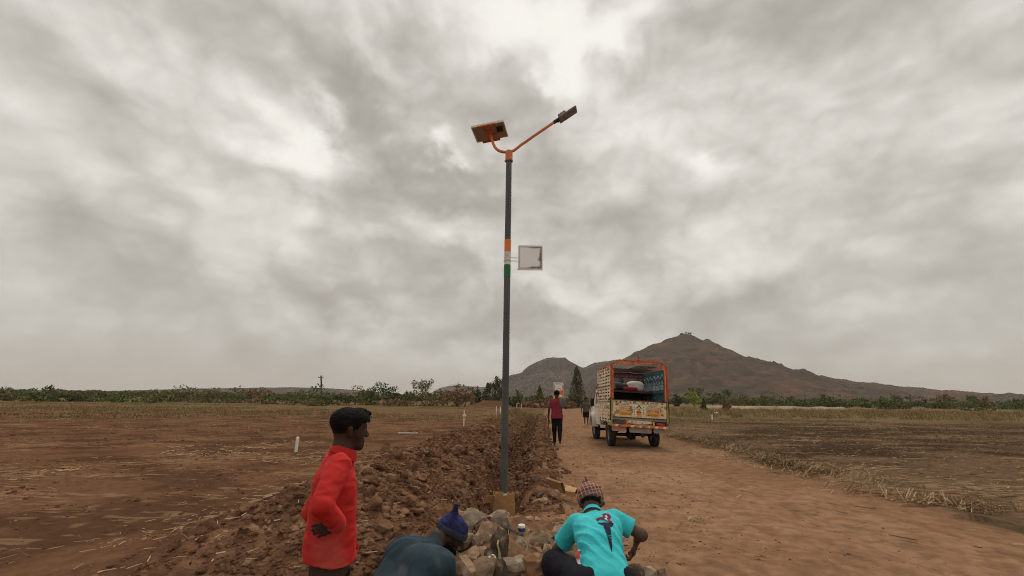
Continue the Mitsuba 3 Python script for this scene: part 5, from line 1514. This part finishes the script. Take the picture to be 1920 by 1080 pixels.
def hair(c, F, h, s=1.0, thick=.014, top=.012, quiff=0.0, up=(0, 0, 1), nape=-.055):
    F, L, U = basis(F, up)
    sk = skull(c, F, s, up)

    def f(P):
        d = P - c.astype(np.float32)
        x, y, z = d @ F, d @ L, d @ U
        n = (meshkit.fbm(P * np.array([120, 120, 120]), 3, 4) - 0.5) * .016
        g = thick * np.clip(.35 + z / .06, .35, 1) + top * np.clip(z / .07, 0, 1)
        v = sk(P) - g * s + n
        if quiff:
            v = smin(v, sd_cone(P, c + s * (.045 * F + .105 * U), c + s * (.100 * F + .098 * U + 0 * L), .026, .016) + n * 1.6, .02)
        cut = np.maximum(x - .062 * s, -(z - .050 * s))                         # forehead and face stay free
        face = np.minimum(np.maximum(-(x - .050 * s), (z - .052 * s) * 1.0), 9)
        keep = np.where(x > .045 * s, .048 * s - z, nape * s - z + np.clip(x + .01, 0, 9) * 1.6)
        return np.maximum(v, keep)
    return snet(f, c - .2 * s, c + .2 * s, h)


def hand_prims(w, d, n, t, curl=0.6, s=1.0):
    """Palm, four jointed fingers of unequal length and a thumb: w wrist, d towards the fingers, n where they curl, t the thumb's side."""
    d, n, t = unit(d), unit(n), unit(t)
    out = []
    for k, (o, m, ls, rr_) in enumerate(((.030, .088, (.040, .024, .020), .0088), (.010, .092, (.044, .028, .021), .0092), (-.010, .088, (.041, .026, .020), .0088), (-.029, .080, (.031, .020, .018), .0078))):
        kn = w + s * (m * d + o * t)
        out.append((w + s * (.012 * d + o * .6 * t), kn, .0155 * s, .0125 * s, .012))
        p, a = kn, 0.0
        for L_, q in zip(ls, (.6, 1.0, .75)):
            a += curl * q * (1 + .08 * k)
            e = p + s * L_ * (math.cos(a) * d + math.sin(a) * n + .05 * (1.5 - k) * t)
            out.append((p, e, rr_ * s, rr_ * .88 * s, .004))
            p = e
    b = w + s * (.022 * d + .028 * t)
    k1 = b + s * .042 * unit(.75 * d + .55 * t + .45 * n)
    k2 = k1 + s * .032 * unit(.85 * d + .1 * t + .55 * n)
    out += [(w + s * .01 * d, b, .016 * s, .015 * s, .014), (b, k1, .0145 * s, .0105 * s, .010), (k1, k2, .0105 * s, .0085 * s, .005)]
    return out


def wrinkled(base, amp, freq, stretch=(1, 1, 1), seed=3):
    st = np.asarray(stretch, np.float32) * freq

    def f(P):
        q = P * st
        w = np.abs(meshkit.fbm(q, 3, seed) - 0.5) * 2
        return base(P) + amp * (w - 0.35) + amp * .8 * (meshkit.noise(q * .45 + 7, seed + 2) - 0.5)
    return f


def clip_plane(f, o, n):
    n = unit(n).astype(np.float32)
    o = np.asarray(o, np.float32)
    return lambda P: np.maximum(f(P), (P - o) @ n)


def minus(f, g):
    return lambda P: np.maximum(f(P), -g(P))


def collar(key, c, axis, F, rad, m_, wide=.028, gap=True):
    """A turned down collar round the neck."""
    axis = unit(axis)
    F = unit(F - axis * (np.asarray(F) @ axis))
    L = np.cross(axis, F)
    a = np.linspace(.22 if gap else 0, 2 * math.pi - (.22 if gap else 0), 40)
    rows = []
    for rr_, h in ((rad, .020), (rad * 1.06, .024), (rad * 1.20, wide * .3), (rad * 1.42, -wide), (rad * 1.36, -wide - .003), (rad * 1.1, 0)):
        rows.append([c + rr_ * (math.cos(t) * F * 1.08 + math.sin(t) * L) + axis * (h - .018 * math.cos(t) * (1 if h < 0 else .3)) for t in a])
    g = np.array(rows)
    m = grid_mesh(g[..., 0], g[..., 1], g[..., 2])
    part(key, 'collar', m, m_, 60)


# --- the man in the red shirt, standing, hand on his hip, looking towards the lamp post
def red_man():
    key = thing('person', 'standing man in a long red shirt with his hand on his hip', 'person')
    Fb, Lb, U = basis([.93, .36, 0])
    hc = at(656, 806, 2.80)
    G = hc[2] - 1.585
    O = V(hc[0], hc[1], G) - .088 * Fb + V(.035, 0, 0)
    def p(f, l, u):
        return O + f * Fb + l * Lb + u * U
    Fh = V(math.cos(.55), math.sin(.55), -.05)
    nk = p(.020, 0, 1.455)
    shR, shL = at(636, 872, 2.60), p(.0, .175, 1.385)
    elR, elL = at(604, 948, 2.42), p(-.10, .27, 1.09)
    wrR, wrL = at(634, 984, 2.53), p(.06, .19, .95)
    torso = [(p(.0, -.06, 1.29), p(.01, -.05, 1.02), .095, .09), (p(.0, .08, 1.29), p(.01, .07, 1.02), .095, .09), (p(.01, -.05, 1.0), p(.02, -.05, .86), .095, .105), (p(.01, .07, 1.0), p(.02, .07, .86), .095, .105),
             (p(-.01, -.14, 1.365), p(-.01, .15, 1.365), .058, .062), (nk, p(.0, 0, 1.33), .052, .07)]
    legs = []
    for s in (-1, 1):
        legs += [(p(.03, .015 + s * .065, .84), p(.03, s * .09, .48), .080, .055), (p(.03, s * .09, .48), p(-.03, s * .11, .09), .054, .038), (p(-.05, s * .11, .045), p(.12, s * .13, .03), .038, .030)]
    arms = [(shR, elR, .048, .038), (elR, wrR, .037, .026), (shL, elL, .048, .038), (elL, wrL, .037, .026)]
    hands = hand_prims(wrR, -.85 * Fb - .16 * U + .02 * Lb, .9 * Lb - .25 * U, -.2 * Fb + U * .9, .75, .9) + hand_prims(wrL, -.6 * Fb - .3 * U - .3 * Lb, -.7 * Lb - .4 * U, U, .5)
    body = head_prims(hc, Fh, nk) + torso + legs + arms + hands
    part(key, 'body', solid(body, .006, .03), 'skin_dark', True)
    eyes(key, hc, Fh)
    part(key, 'hair', hair(hc, Fh, .0055, 1.0, .006, .020, .5), 'hair_black', True, 'short black hair brushed up at the front')
    cloth = [(p(.0, -.060, 1.28), p(.01, -.050, 1.0), .120, .130), (p(.0, .080, 1.28), p(.01, .075, 1.0), .120, .130), (p(.01, -.050, 1.0), p(.035, -.055, .68), .130, .160), (p(.01, .075, 1.0), p(.035, .08, .68), .130, .160),
             (p(-.01, -.145, 1.375), p(-.01, .145, 1.380), .060, .068), (nk + V(0, 0, -.008), p(.01, 0, 1.35), .068, .10),
             (shR + V(0, 0, .0), elR, .063, .053, .02), (elR, wrR + .02 * (elR - wrR), .052, .042, .012), (shL, elL, .070, .060, .035), (elL, wrL + .15 * (elL - wrL), .058, .043, .02)]
    f = wrinkled(field(cloth, .025), .017, 9, (1, 1, 1.6), 6)
    hem_z = at(622, 1062, 2.62)[2]
    hem = lambda P: (hem_z + .012 * np.sin(P[:, 0] * 16) + .03 * ((P - O.astype(np.float32)) @ Fb.astype(np.float32))) - P[:, 2]
    neckhole = lambda P: sd_cone(P, nk + V(0, 0, .045) + .01 * Fb, nk + V(0, 0, .25) + .03 * Fb, .056, .062)
    cuffR = lambda P: (P - (wrR + .02 * unit(elR - wrR)).astype(np.float32)) @ unit(wrR - elR).astype(np.float32)
    near = lambda P: np.linalg.norm(P - wrR.astype(np.float32), axis=1) - .075
    g = lambda P: np.maximum(np.maximum(f(P), hem(P)), -neckhole(P))
    g2 = lambda P: np.where((near(P) < 0) & (np.maximum(field(cloth[:4], .04)(P), 0) > .006), np.maximum(g(P), cuffR(P)), g(P))
    lo, hi = prim_bounds(cloth, .05)
    part(key, 'shirt', snet(g2, lo, hi, .0065), 'shirt_red', True, 'untucked red long sleeved shirt with dusty patches')
    collar(key, nk + .015 * Fb + V(0, 0, .012), V(0, 0, 1) + .25 * Fb, Fb, .059, 'shirt_red', .026)
    a = unit(wrR - elR)
    b = np.cross(a, U)
    b = unit(b)
    part(key, 'cuff', tube([wrR - a * .045, wrR - a * .02, wrR + a * .004], [.047, .048, .043], 20, False), 'shirt_red', True)
    part(key, 'placket', tube([p(.095, .01, 1.37), p(.126, .012, 1.15), p(.140, .012, .98), p(.165, .012, hem_z - G + .02)], .010, 6), 'shirt_red', True)
    c2 = wrR + a * .012
    part(key, 'wrist_band', lathe([(.031, -.009), (.034, -.009), (.034, .009), (.031, .009)], 20).apply_transform(frame(c2, b, np.cross(a, b), a)), 'cloth_grey', 40)
    tr = []
    for s in (-1, 1):
        tr += [(p(.03, .015 + s * .065, .84), p(.03, s * .09, .48), .098, .078), (p(.03, s * .09, .48), p(-.03, s * .11, .12), .078, .060)]
    part(key, 'trousers', solid(tr, .012, .04, wrinkled(field(tr, .04), .008, 9)), 'trousers_black', True)


red_man()


mat('side_white', (0.35, 0.62, 0.62), 0.85, 0.2)


def torch_print(key, f, c, n, up, right, m=1.0):
    """The flaming torch printed on the shirt: flat pieces laid onto the cloth."""
    S = .00079 * m
    pieces = [([(938, 575), (952, 560), (946, 545), (962, 535), (966, 555), (955, 580), (962, 605), (945, 590)], 'side_white', 'printed_flame'), ([(930, 490), (958, 503), (985, 522), (993, 555), (972, 588), (990, 600), (985, 618), (962, 612), (940, 592), (926, 578), (908, 560), (888, 566), (879, 542), (905, 536), (930, 548), (940, 520)], 'print_maroon', 'printed_flame'),
              ([(884, 578), (915, 598), (960, 618), (1000, 612), (988, 642), (962, 668), (914, 642), (895, 606)], 'print_navy', 'printed_torch'),
              ([(916, 650), (962, 674), (953, 742), (922, 738)], 'print_navy', 'printed_torch'), ([(919, 744), (955, 750), (953, 756), (919, 751)], 'print_navy', 'printed_torch'), ([(922, 758), (951, 763), (934, 866), (928, 864)], 'print_navy', 'printed_torch')]
    for pts, m_, nm in pieces:
        g = sg.Polygon([((x - 938) * S, (672 - y) * S) for x, y in pts]).buffer(0)
        tri = trimesh.creation.extrude_polygon(g, .001, engine='earcut')
        v2, f2 = trimesh.creation.triangulate_polygon(g, engine='earcut')
        mm = trimesh.Trimesh(np.c_[v2, 0 * v2[:, 0]], f2, process=False).subdivide_to_size(.008)
        v = mm.vertices
        Q = c + v[:, :1] * right + v[:, 1:2] * up + n * .22
        t = np.zeros(len(Q))
        for _ in range(60):
            d = f((Q - n * t[:, None]).astype(np.float32))
            t += d * .7
        part(key, nm, trimesh.Trimesh(Q - n * (t - (.0040 if m_ == 'side_white' else .0028))[:, None], mm.faces, process=False), m_, True)


# --- the crouching man in the turquoise shirt, seen from behind
def teal_man():
    key = thing('person', 'crouching man in a turquoise shirt with a torch print, seen from behind', 'person')
    hc = at(1107, 941, 3.60)
    nk = at(1111, 962, 3.50)
    shL, shR = at(1082, 981, 3.46), at(1152, 973, 3.46)
    pel = at(1137, 1096, 3.02)
    ax = unit((shL + shR) / 2 - pel)
    right = unit(shR - shL)
    back = unit(np.cross(right, ax))
    if back[1] > 0:
        back = -back
    Fh = unit(V(.05, .86, -.50))
    gz = float(ground_z(pel[0], pel[1]))
    elL, elR = at(1045, 1031, 3.58), at(1203, 1003, 3.42)
    wrL, wrR = at(1052, 1062, 3.80), at(1194, 1013, 3.57)
    hipL, hipR = pel - right * .10, pel + right * .10
    knL, knR = at(1041, 1058, 3.50), at(1132, 1104, 3.60)
    anL, anR = V(knL[0] + .06, knL[1] - .22, gz + .09), V(knR[0] - .02, knR[1] - .28, gz + .09)
    mid = (pel + (shL + shR) / 2) / 2 + back * .03
    chest = (shL + shR) / 2 - ax * .10
    torso = [(chest - right * .065, mid - right * .045, .09, .08), (chest + right * .065, mid + right * .04, .09, .08), (mid - right * .045, pel - right * .04, .08, .095), (mid + right * .04, pel + right * .04, .08, .095),
             (shL + right * .02 - ax * .02, shR - right * .02 - ax * .02, .058, .058), (nk, chest, .062, .085)]
    legs = [(hipL, knL, .088, .056), (knL, anL, .054, .038), (hipR, knR, .088, .056), (knR, anR, .054, .038)]
    for an in (anL, anR):
        legs.append((an + V(0, -.03, -.04), an + V(0, .15, -.055), .036, .028))
    arms = [(shL, elL, .046, .037), (elL, wrL, .036, .025), (shR, elR, .046, .037), (elR, wrR, .036, .025)]
    hands = hand_prims(wrR, V(-.25, -.02, -.80), V(-.5, .35, -.2), V(-.2, -.7, .1), 1.0) + hand_prims(wrL, V(.6, .5, -.5), V(.5, -.2, -.4), V(.2, .5, .6), .7)
    part(key, 'body', solid(head_prims(hc, Fh, nk) + torso + legs + arms + hands, .0058, .03), 'skin', True)
    eyes(key, hc, Fh)
    part(key, 'hair', hair(hc, Fh, .007, 1.0, .012, .004, 0, (0, 0, 1), -.075), 'hair_black', True)
    sl = lambda sh, el, t: sh + t * (el - sh)
    cloth = [(chest - right * .070 + back * .012, mid - right * .050 + back * .01, .098, .090), (chest + right * .072 + back * .012, mid + right * .045 + back * .01, .098, .088), (mid - right * .050 + back * .01, pel - right * .040, .090, .108), (mid + right * .042 + back * .01, pel + right * .045, .088, .110),
             (shL + right * .015 - ax * .015, shR - right * .015 - ax * .015, .066, .066), (nk - ax * .01, chest, .060, .09),
             (sl(shL, elL, .02), sl(shL, elL, .76), .064, .066, .03), (sl(shR, elR, .02), sl(shR, elR, .66), .064, .066, .03)]
    f0w = wrinkled(field(cloth, .03), .010, 10, (1, 1, 1), 12)
    rt32, ax32, o32 = right.astype(np.float32), ax.astype(np.float32), mid.astype(np.float32)

    def f0(P):                                                    # long drag folds from the right shoulder down to the left hip, and bunched cloth at the waist
        d = P - o32
        u, v = d @ rt32, d @ ax32
        s = u * .75 + v * .66 + .03 * (meshkit.noise(P * 9, 4) - .5)
        fold = np.maximum(np.sin(s * 95 + 2.5 * meshkit.noise(P * 5, 6)), -.3) * np.exp(-((v + .03) / .17) ** 2)
        return f0w(P) - .0075 * fold
    cuts = []
    for sh, el, t in ((shL, elL, .74), (shR, elR, .64)):
        a = unit(el - sh)
        cuts.append(((sh + t * (el - sh)).astype(np.float32), a.astype(np.float32)))
    neckhole = lambda P: sd_cone(P, nk + ax * .012, nk + ax * .25, .052, .052)
    hemo = (pel - ax * .10).astype(np.float32)

    def f(P):
        v = np.maximum(f0(P), -neckhole(P))
        v = np.maximum(v, -(P - hemo) @ ax.astype(np.float32))
        for o, a in cuts:
            dd = (P - o) @ a
            v = np.where(np.linalg.norm(P - o, axis=1) < .12, np.maximum(v, dd), v)
        return v
    lo, hi = prim_bounds(cloth, .05)
    part(key, 'shirt', snet(f, lo, hi, .0055), 'shirt_teal', True, 'short sleeved turquoise shirt')
    collar(key, nk + ax * .004, ax * .8 + V(0, .15, .55), Fh, .056, 'shirt_teal', .022)
    torch_print(key, f0, mid + (chest - mid) * .36 + right * .054 - ax * .01, back, unit(ax - right * .05), right, 1.2)
    # printed side strip low on his left
    P = [mid - right * .128 + ax * .02, mid - right * .130 - ax * .06, pel - right * .135 + ax * .08, pel - right * .140 - ax * .03]
    g = lambda Q: np.maximum(field([(P[0], P[1], .022, .03), (P[1], P[2], .03, .04), (P[2], P[3], .04, .045)], .02)(Q), -100)
    part(key, 'side_panel', solid([(P[0], P[1], .022, .03), (P[1], P[2], .03, .04), (P[2], P[3], .04, .045)], .008), 'side_print', True, 'printed white, blue and red side strip of the shirt')
    tr = [(hipL, knL, .100, .088), (knL, anL + (knL - anL) * .15, .086, .062), (hipR, knR, .090, .080), (knR, anR + (knR - anR) * .15, .080, .062), (hipL + right * .03, hipR - right * .05, .09, .09)]
    part(key, 'trousers', solid(tr, .009, .04, wrinkled(field(tr, .04), .008, 9, (1, 1, 1), 5)), 'trousers_navy', True)
    # checked head cloth, knotted to a point
    F, L, U = basis(Fh)
    sk = skull(hc, Fh)
    tip0, tip1, tip2 = at(1104, 918, 3.62), at(1098, 906, 3.62), at(1097, 893, 3.61)

    def cap(Q):
        d = Q - hc.astype(np.float32)
        n = (np.abs(meshkit.fbm(Q * np.array([26, 26, 14]), 3, 8) - .5) - .12) * .035
        v = smin(sk(Q, .020), sd_cone(Q, hc + U * .07 - F * .02, tip0, .070, .030), .05)
        v = smin(v, sd_cone(Q, tip0, tip1, .024, .015), .03)
        v = smin(v, sd_cone(Q, tip1, tip2, .012, .007), .015)
        v = smin(v, sd_cone(Q, hc + L * -.07 - U * .015, hc - L * .105 - U * .045 - F * .02, .03, .014), .03)
        return np.maximum(v + n, -(d @ U.astype(np.float32)) - .020 - .25 * (d @ F.astype(np.float32)))
    part(key, 'head_cloth', snet(cap, hc - .22, hc + V(.22, .22, .30), .006), 'plaid', True, 'red and white checked cloth knotted to a point')
    return key


def plaid(p, n, uv):
    a = p.x * 1.0 + p.z * 0.25
    b = p.z * 1.0 - p.x * 0.25 + 0.5 * p.y
    sa, sb = dr.abs(a * 36 - dr.floor(a * 36) - 0.5), dr.abs(b * 36 - dr.floor(b * 36) - 0.5)
    col = mix((0.205, 0.085, 0.065), (0.12, 0.045, 0.042), smoothstep(0.30, 0.36, dr.abs(b * 12 - dr.floor(b * 12) - 0.5)))
    col = mix(col, (0.50, 0.38, 0.32), 0.75 * (1 - smoothstep(0.06, 0.11, sa)))
    return mix(col, (0.50, 0.38, 0.32), 0.6 * (1 - smoothstep(0.06, 0.11, sb)))


mat('plaid', plaid, 0.9, 0.2)
teal_man()


# --- the man in dark blue bent over beside the rock pile
def blue_man():
    key = thing('person', 'bent over man in a dark blue shirt with a blue cloth on his head', 'person')
    hc = at(846, 1001, 3.62)
    nk = at(817, 1012, 3.50)
    shL, shR = at(776, 1022, 3.58), at(834, 1056, 3.30)
    pel = at(742, 1122, 3.08)
    right = unit(shR - shL)
    ax = unit((shL + shR) / 2 - pel)
    back = unit(np.cross(right, ax))
    if back[2] < 0:
        back = -back
    Fh = unit(V(.80, .22, -.50))
    gz = float(ground_z(-.8, 3.3)) - .1
    elL, elR = at(840, 1118, 3.80), at(846, 1126, 3.42)
    wrL, wrR = at(868, 1122, 3.95), at(876, 1128, 3.65)
    hipL, hipR = pel - right * .10, pel + right * .10
    knL, knR = V(pel[0] + .10, pel[1] + .48, gz + .40), V(pel[0] + .26, pel[1] + .26, gz + .24)
    anL, anR = V(knL[0] - .05, knL[1] - .18, gz + .09), V(knR[0] - .10, knR[1] - .12, gz + .09)
    mid = (pel + (shL + shR) / 2) / 2 + back * .05
    chest = (shL + shR) / 2 - ax * .10
    torso = [(chest - right * .08, mid - right * .07, .105, .10), (chest + right * .08, mid + right * .07, .105, .10), (mid - right * .07, pel - right * .06, .10, .115), (mid + right * .07, pel + right * .06, .10, .115),
             (shL, shR, .058, .058), (nk, chest, .062, .085)]
    legs = [(hipL, knL, .088, .056), (knL, anL, .054, .038), (hipR, knR, .088, .056), (knR, anR, .054, .038)]
    for an in (anL, anR):
        legs.append((an + V(-.02, -.02, -.04), an + V(.11, .09, -.055), .036, .028))
    arms = [(shL, elL, .046, .037), (elL, wrL, .036, .025), (shR, elR, .046, .037), (elR, wrR, .036, .025)]
    hands = hand_prims(wrR, V(.7, .5, -.3), V(0, 0, -1), V(-.5, .7, .2), .7) + hand_prims(wrL, V(.7, .3, -.4), V(0, -.2, -1), V(.5, -.7, 0), .7)
    part(key, 'body', solid(head_prims(hc, Fh, nk) + torso + legs + arms + hands, .0058, .03), 'skin_dark', True)
    eyes(key, hc, Fh)
    F, L, U = basis(Fh)
    beard = [(hc + .03 * F - .085 * U + .03 * L, hc + .075 * F - .098 * U, .030, .026), (hc + .03 * F - .085 * U - .03 * L, hc + .075 * F - .098 * U, .030, .026)]
    part(key, 'beard', solid(beard, .006, .02, wrinkled(field(beard, .02), .005, 60)), 'hair_black', True)
    part(key, 'hair', hair(hc, Fh, .007, 1.0, .007, .002, 0, (0, 0, 1), -.06), 'hair_black', True)
    sl = lambda a, b, t: a + t * (b - a)
    cloth = [(chest - right * .095 + back * .02, mid - right * .085 + back * .03, .125, .125), (chest + right * .095 + back * .02, mid + right * .085 + back * .03, .125, .125), (mid - right * .085 + back * .02, pel - right * .08, .125, .14), (mid + right * .085 + back * .02, pel + right * .08, .125, .14),
             (shL - ax * .015, shR - ax * .015, .070, .070), (nk - ax * .012, chest, .062, .09), (sl(shL, elL, .02), sl(shL, elL, .8), .066, .064, .03), (sl(shR, elR, .02), sl(shR, elR, .8), .066, .064, .03)]
    f0w = wrinkled(field(cloth, .035), .014, 7, (1, 1, 1), 15)
    rt32, ax32, o32 = right.astype(np.float32), ax.astype(np.float32), mid.astype(np.float32)

    def f0(P):                                                    # a furrow down the spine and drag folds fanning from the shoulders
        d = P - o32
        u, v = d @ rt32, d @ ax32
        fold = np.maximum(np.sin((np.abs(u) * .8 + v * .55 + .04 * meshkit.noise(P * 8, 4)) * 85), -.2) * np.clip(np.abs(u) * 7, 0, 1)
        return f0w(P) - .007 * fold + .003 * np.exp(-(u / .025) ** 2)
    neckhole = lambda P: sd_cone(P, nk + unit(hc - nk) * .015, nk + unit(hc - nk) * .3, .056, .056)
    f = lambda P: np.maximum(f0(P), -neckhole(P))
    lo, hi = prim_bounds(cloth, .05)
    part(key, 'shirt', snet(f, lo, hi, .0065), 'shirt_blue', True, 'dusty dark blue shirt')
    tr = [(hipL, knL, .115, .085), (knL, anL + (knL - anL) * .15, .084, .06), (hipR, knR, .115, .085), (knR, anR + (knR - anR) * .15, .084, .06), (hipL, hipR, .12, .12)]
    part(key, 'trousers', solid(tr, .011, .04), 'trousers_black', True)
    sk = skull(hc, Fh)
    t0, t1 = at(852, 964, 3.62), at(856, 947, 3.60)

    def cap(Q):
        d = Q - hc.astype(np.float32)
        x, z = d @ F.astype(np.float32), d @ U.astype(np.float32)
        n = (np.abs(meshkit.fbm(Q * np.array([30, 30, 11]), 3, 18) - .5) - .12) * .05
        v = smin(sk(Q, .017), sd_cone(Q, hc + U * .06, t0, .062, .026), .04)
        v = smin(v, sd_cone(Q, t0, t1, .024, .012), .012)
        return np.maximum(v + n, .018 - z + .10 * x)
    part(key, 'head_cloth', snet(cap, hc - .22, hc + V(.2, .2, .28), .006), 'cap_blue', True, 'blue cloth tied up in a knot')
    band = lambda Q: np.maximum(np.abs(((Q - hc.astype(np.float32)) @ U.astype(np.float32)) - .020 - .10 * ((Q - hc.astype(np.float32)) @ F.astype(np.float32))) - .022, np.abs(sk(Q, .020)) - .006)
    part(key, 'head_band', snet(band, hc - .16, hc + .16, .005), 'bandana_dark', True)


blue_man()


# --- the two men farther down the road
def upright(name_label, c, heading, H, look, shirt, legwear, short, arms, h=.012, stride=.0, sleeve=.5, mats=('skin', None)):
    key = thing('person', name_label, 'person')
    Fb, Lb, U = basis(heading)
    s = H / 1.72
    g = float(ground_z(c[0], c[1]))
    def p(f, l, u):
        return V(c[0], c[1], g) + s * (f * Fb + l * Lb + u * U)
    hc = p(.02, 0, 1.605)
    nk = p(-.015, 0, 1.44)
    sh = {1: p(-.02, .175, 1.385), -1: p(-.02, -.175, 1.385)}
    torso = [(p(-.01, k * .08, 1.31), p(-.01, k * .065, 1.05), .098 * s, .088 * s) for k in (-1, 1)] + [(p(-.01, k * .06, 1.03), p(-.01, k * .07, .90), .09 * s, .105 * s) for k in (-1, 1)] + [(p(-.02, -.14, 1.38), p(-.02, .14, 1.38), .058 * s, .058 * s)]
    legs, tr, shoes = [], [], []
    for k in (-1, 1):
        st = k * stride
        hip, kn, an = p(0, k * .085, .90), p(st * .55 + .02, k * .085, .49), p(st - .03 * (k < 0), k * .08, .10 + (.06 if st < 0 else 0))
        legs += [(hip, kn, .085 * s, .054 * s), (kn, an, .052 * s, .036 * s), (an + V(0, 0, -.05) - .03 * Fb, an + V(0, 0, -.062) + .13 * Fb, .034 * s, .027 * s)]
        tr += [(hip, kn, .105 * s, (.098 if short else .072) * s)] + ([] if short else [(kn, an + .08 * (kn - an), .070 * s, .050 * s)])
    prims = head_prims(hc, look, nk, s=s) + torso + legs
    cl = [(a, b, ra + .018, rb + .016) for a, b, ra, rb in torso] + [(p(-.01, -.065, .92), p(-.01, -.07, .86), .115 * s, .118 * s), (p(-.01, .065, .92), p(-.01, .07, .86), .115 * s, .118 * s), (nk, p(-.02, 0, 1.36), .062 * s, .08 * s)]
    wr = {}
    for k in (-1, 1):
        el, w = p(*arms[k][0]), p(*arms[k][1])
        prims += [(sh[k], el, .044 * s, .036 * s), (el, w, .035 * s, .025 * s)] + hand_prims(w, *[v[0] * Fb + v[1] * Lb + v[2] * U for v in arms[k][2]], .9, s)
        cl.append((sh[k], sh[k] + sleeve * (el - sh[k]), .060 * s, .058 * s, .03))
        wr[k] = w
    part(key, 'body', solid(prims, h, .03), mats[0], True)
    eyes(key, hc, look, s)
    part(key, 'hair', hair(hc, unit(look), .010, s, .014, .012), 'hair_black', True)
    f0 = wrinkled(field(cl, .035), .009, 10, (1, 1, 1), 21)
    hole = lambda P: sd_cone(P, nk + V(0, 0, .0), nk + V(0, 0, .3), .056 * s, .056 * s)
    lo, hi = prim_bounds(cl, .05)
    part(key, 'shirt', snet(lambda P: np.maximum(np.maximum(f0(P), p(0, 0, .835)[2] - P[:, 2]), -hole(P)), lo, hi, h), shirt, True)
    lo, hi = prim_bounds(tr, .04)
    ft = wrinkled(field(tr, .04), .008, 9, (1, 1, 1), 4)
    part(key, 'shorts' if short else 'trousers', snet((lambda P: np.maximum(ft(P), p(0, 0, .53)[2] - P[:, 2])) if short else ft, lo, hi, h), legwear, True)
    return key, p, wr


c = onto(1045, 836)
_, pm, wrm = upright('man in a maroon shirt and black trousers walking away with a hoe', c, (.06, 1, 0), 1.74, (-.10, 1, .02), 'shirt_maroon', 'trousers_black', False,
    {1: ((-.05, .255, 1.10), (.0, .275, .86), ((.05, .02, -1), (0, -1, 0), (1, 0, -.2))), -1: ((.02, -.30, 1.17), (.16, -.17, 1.36), ((.1, .3, 1), (-.4, .8, 0), (1, 0, 0)))}, .010, .10, .55, ('skin_dark', None))
w = wrm[1]
hd = at(1029, 830, w[1] + .10)
hd[2] = float(ground_z(hd[0], hd[1])) + .05
hoe = thing('hoe', 'long handled hoe held low in the hand of the man in maroon', 'hoe')
top = w + V(0, 0, .05)
dirn = unit(hd - top)
part(hoe, 'shaft', tube([top - dirn * .10, hd], [.017, .016], 8), 'shaft_wood', True)
part(hoe, 'blade', cat([box(hd + V(-.02, 0, -.005), (.27, .05, .035), trimesh.transformations.rotation_matrix(.16, [0, 1, 0]), .006), lathe([(0, -.03), (.026, -.03), (.026, .05), (0, .05)], 10).apply_translation(hd)]), 'metal_worn')
cbn = pm(-.03, -.19, 1.34)
m = soft([0, 0, 0], (.25, .30, .36), 4, .06, .1, .15, 2.6)
single('cloth_bundle', 'grey cloth bundle slung over the right shoulder of the man in maroon', 'cloth', m.apply_translation(cbn), 'cloth_grey', True)
c = onto(1099.5, 799.5)
upright('barefoot man in a grey shirt and black shorts walking towards us', c, (-.05, -1, 0), 1.66, (0, -1, -.02), 'shirt_grey', 'trousers_black', True,
    {1: ((-.03, .26, 1.09), (.03, .27, .85), ((.05, 0, -1), (0, -1, 0), (1, 0, 0))), -1: ((-.06, -.26, 1.09), (-.02, -.28, .85), ((.0, 0, -1), (0, 1, 0), (1, 0, 0)))}, .014, .09, .62, ('skin', None))

# ------------------------------------------------------------------ haze
scene['haze_air'] = {'type': 'homogeneous', 'albedo': rgb((0.95, 0.95, 0.95)), 'sigma_t': 0.00013}
scene['haze'] = {'type': 'cube', 'to_world': T().translate([0, 900, 160]).scale([6500, 6500, 180]), 'bsdf': {'type': 'null'}, 'interior': {'type': 'ref', 'id': 'haze_air'}}
labels['haze'] = {'label': 'thin dusty haze in the air', 'kind': 'stuff'}
scene['camera']['medium'] = {'type': 'ref', 'id': 'haze_air'}
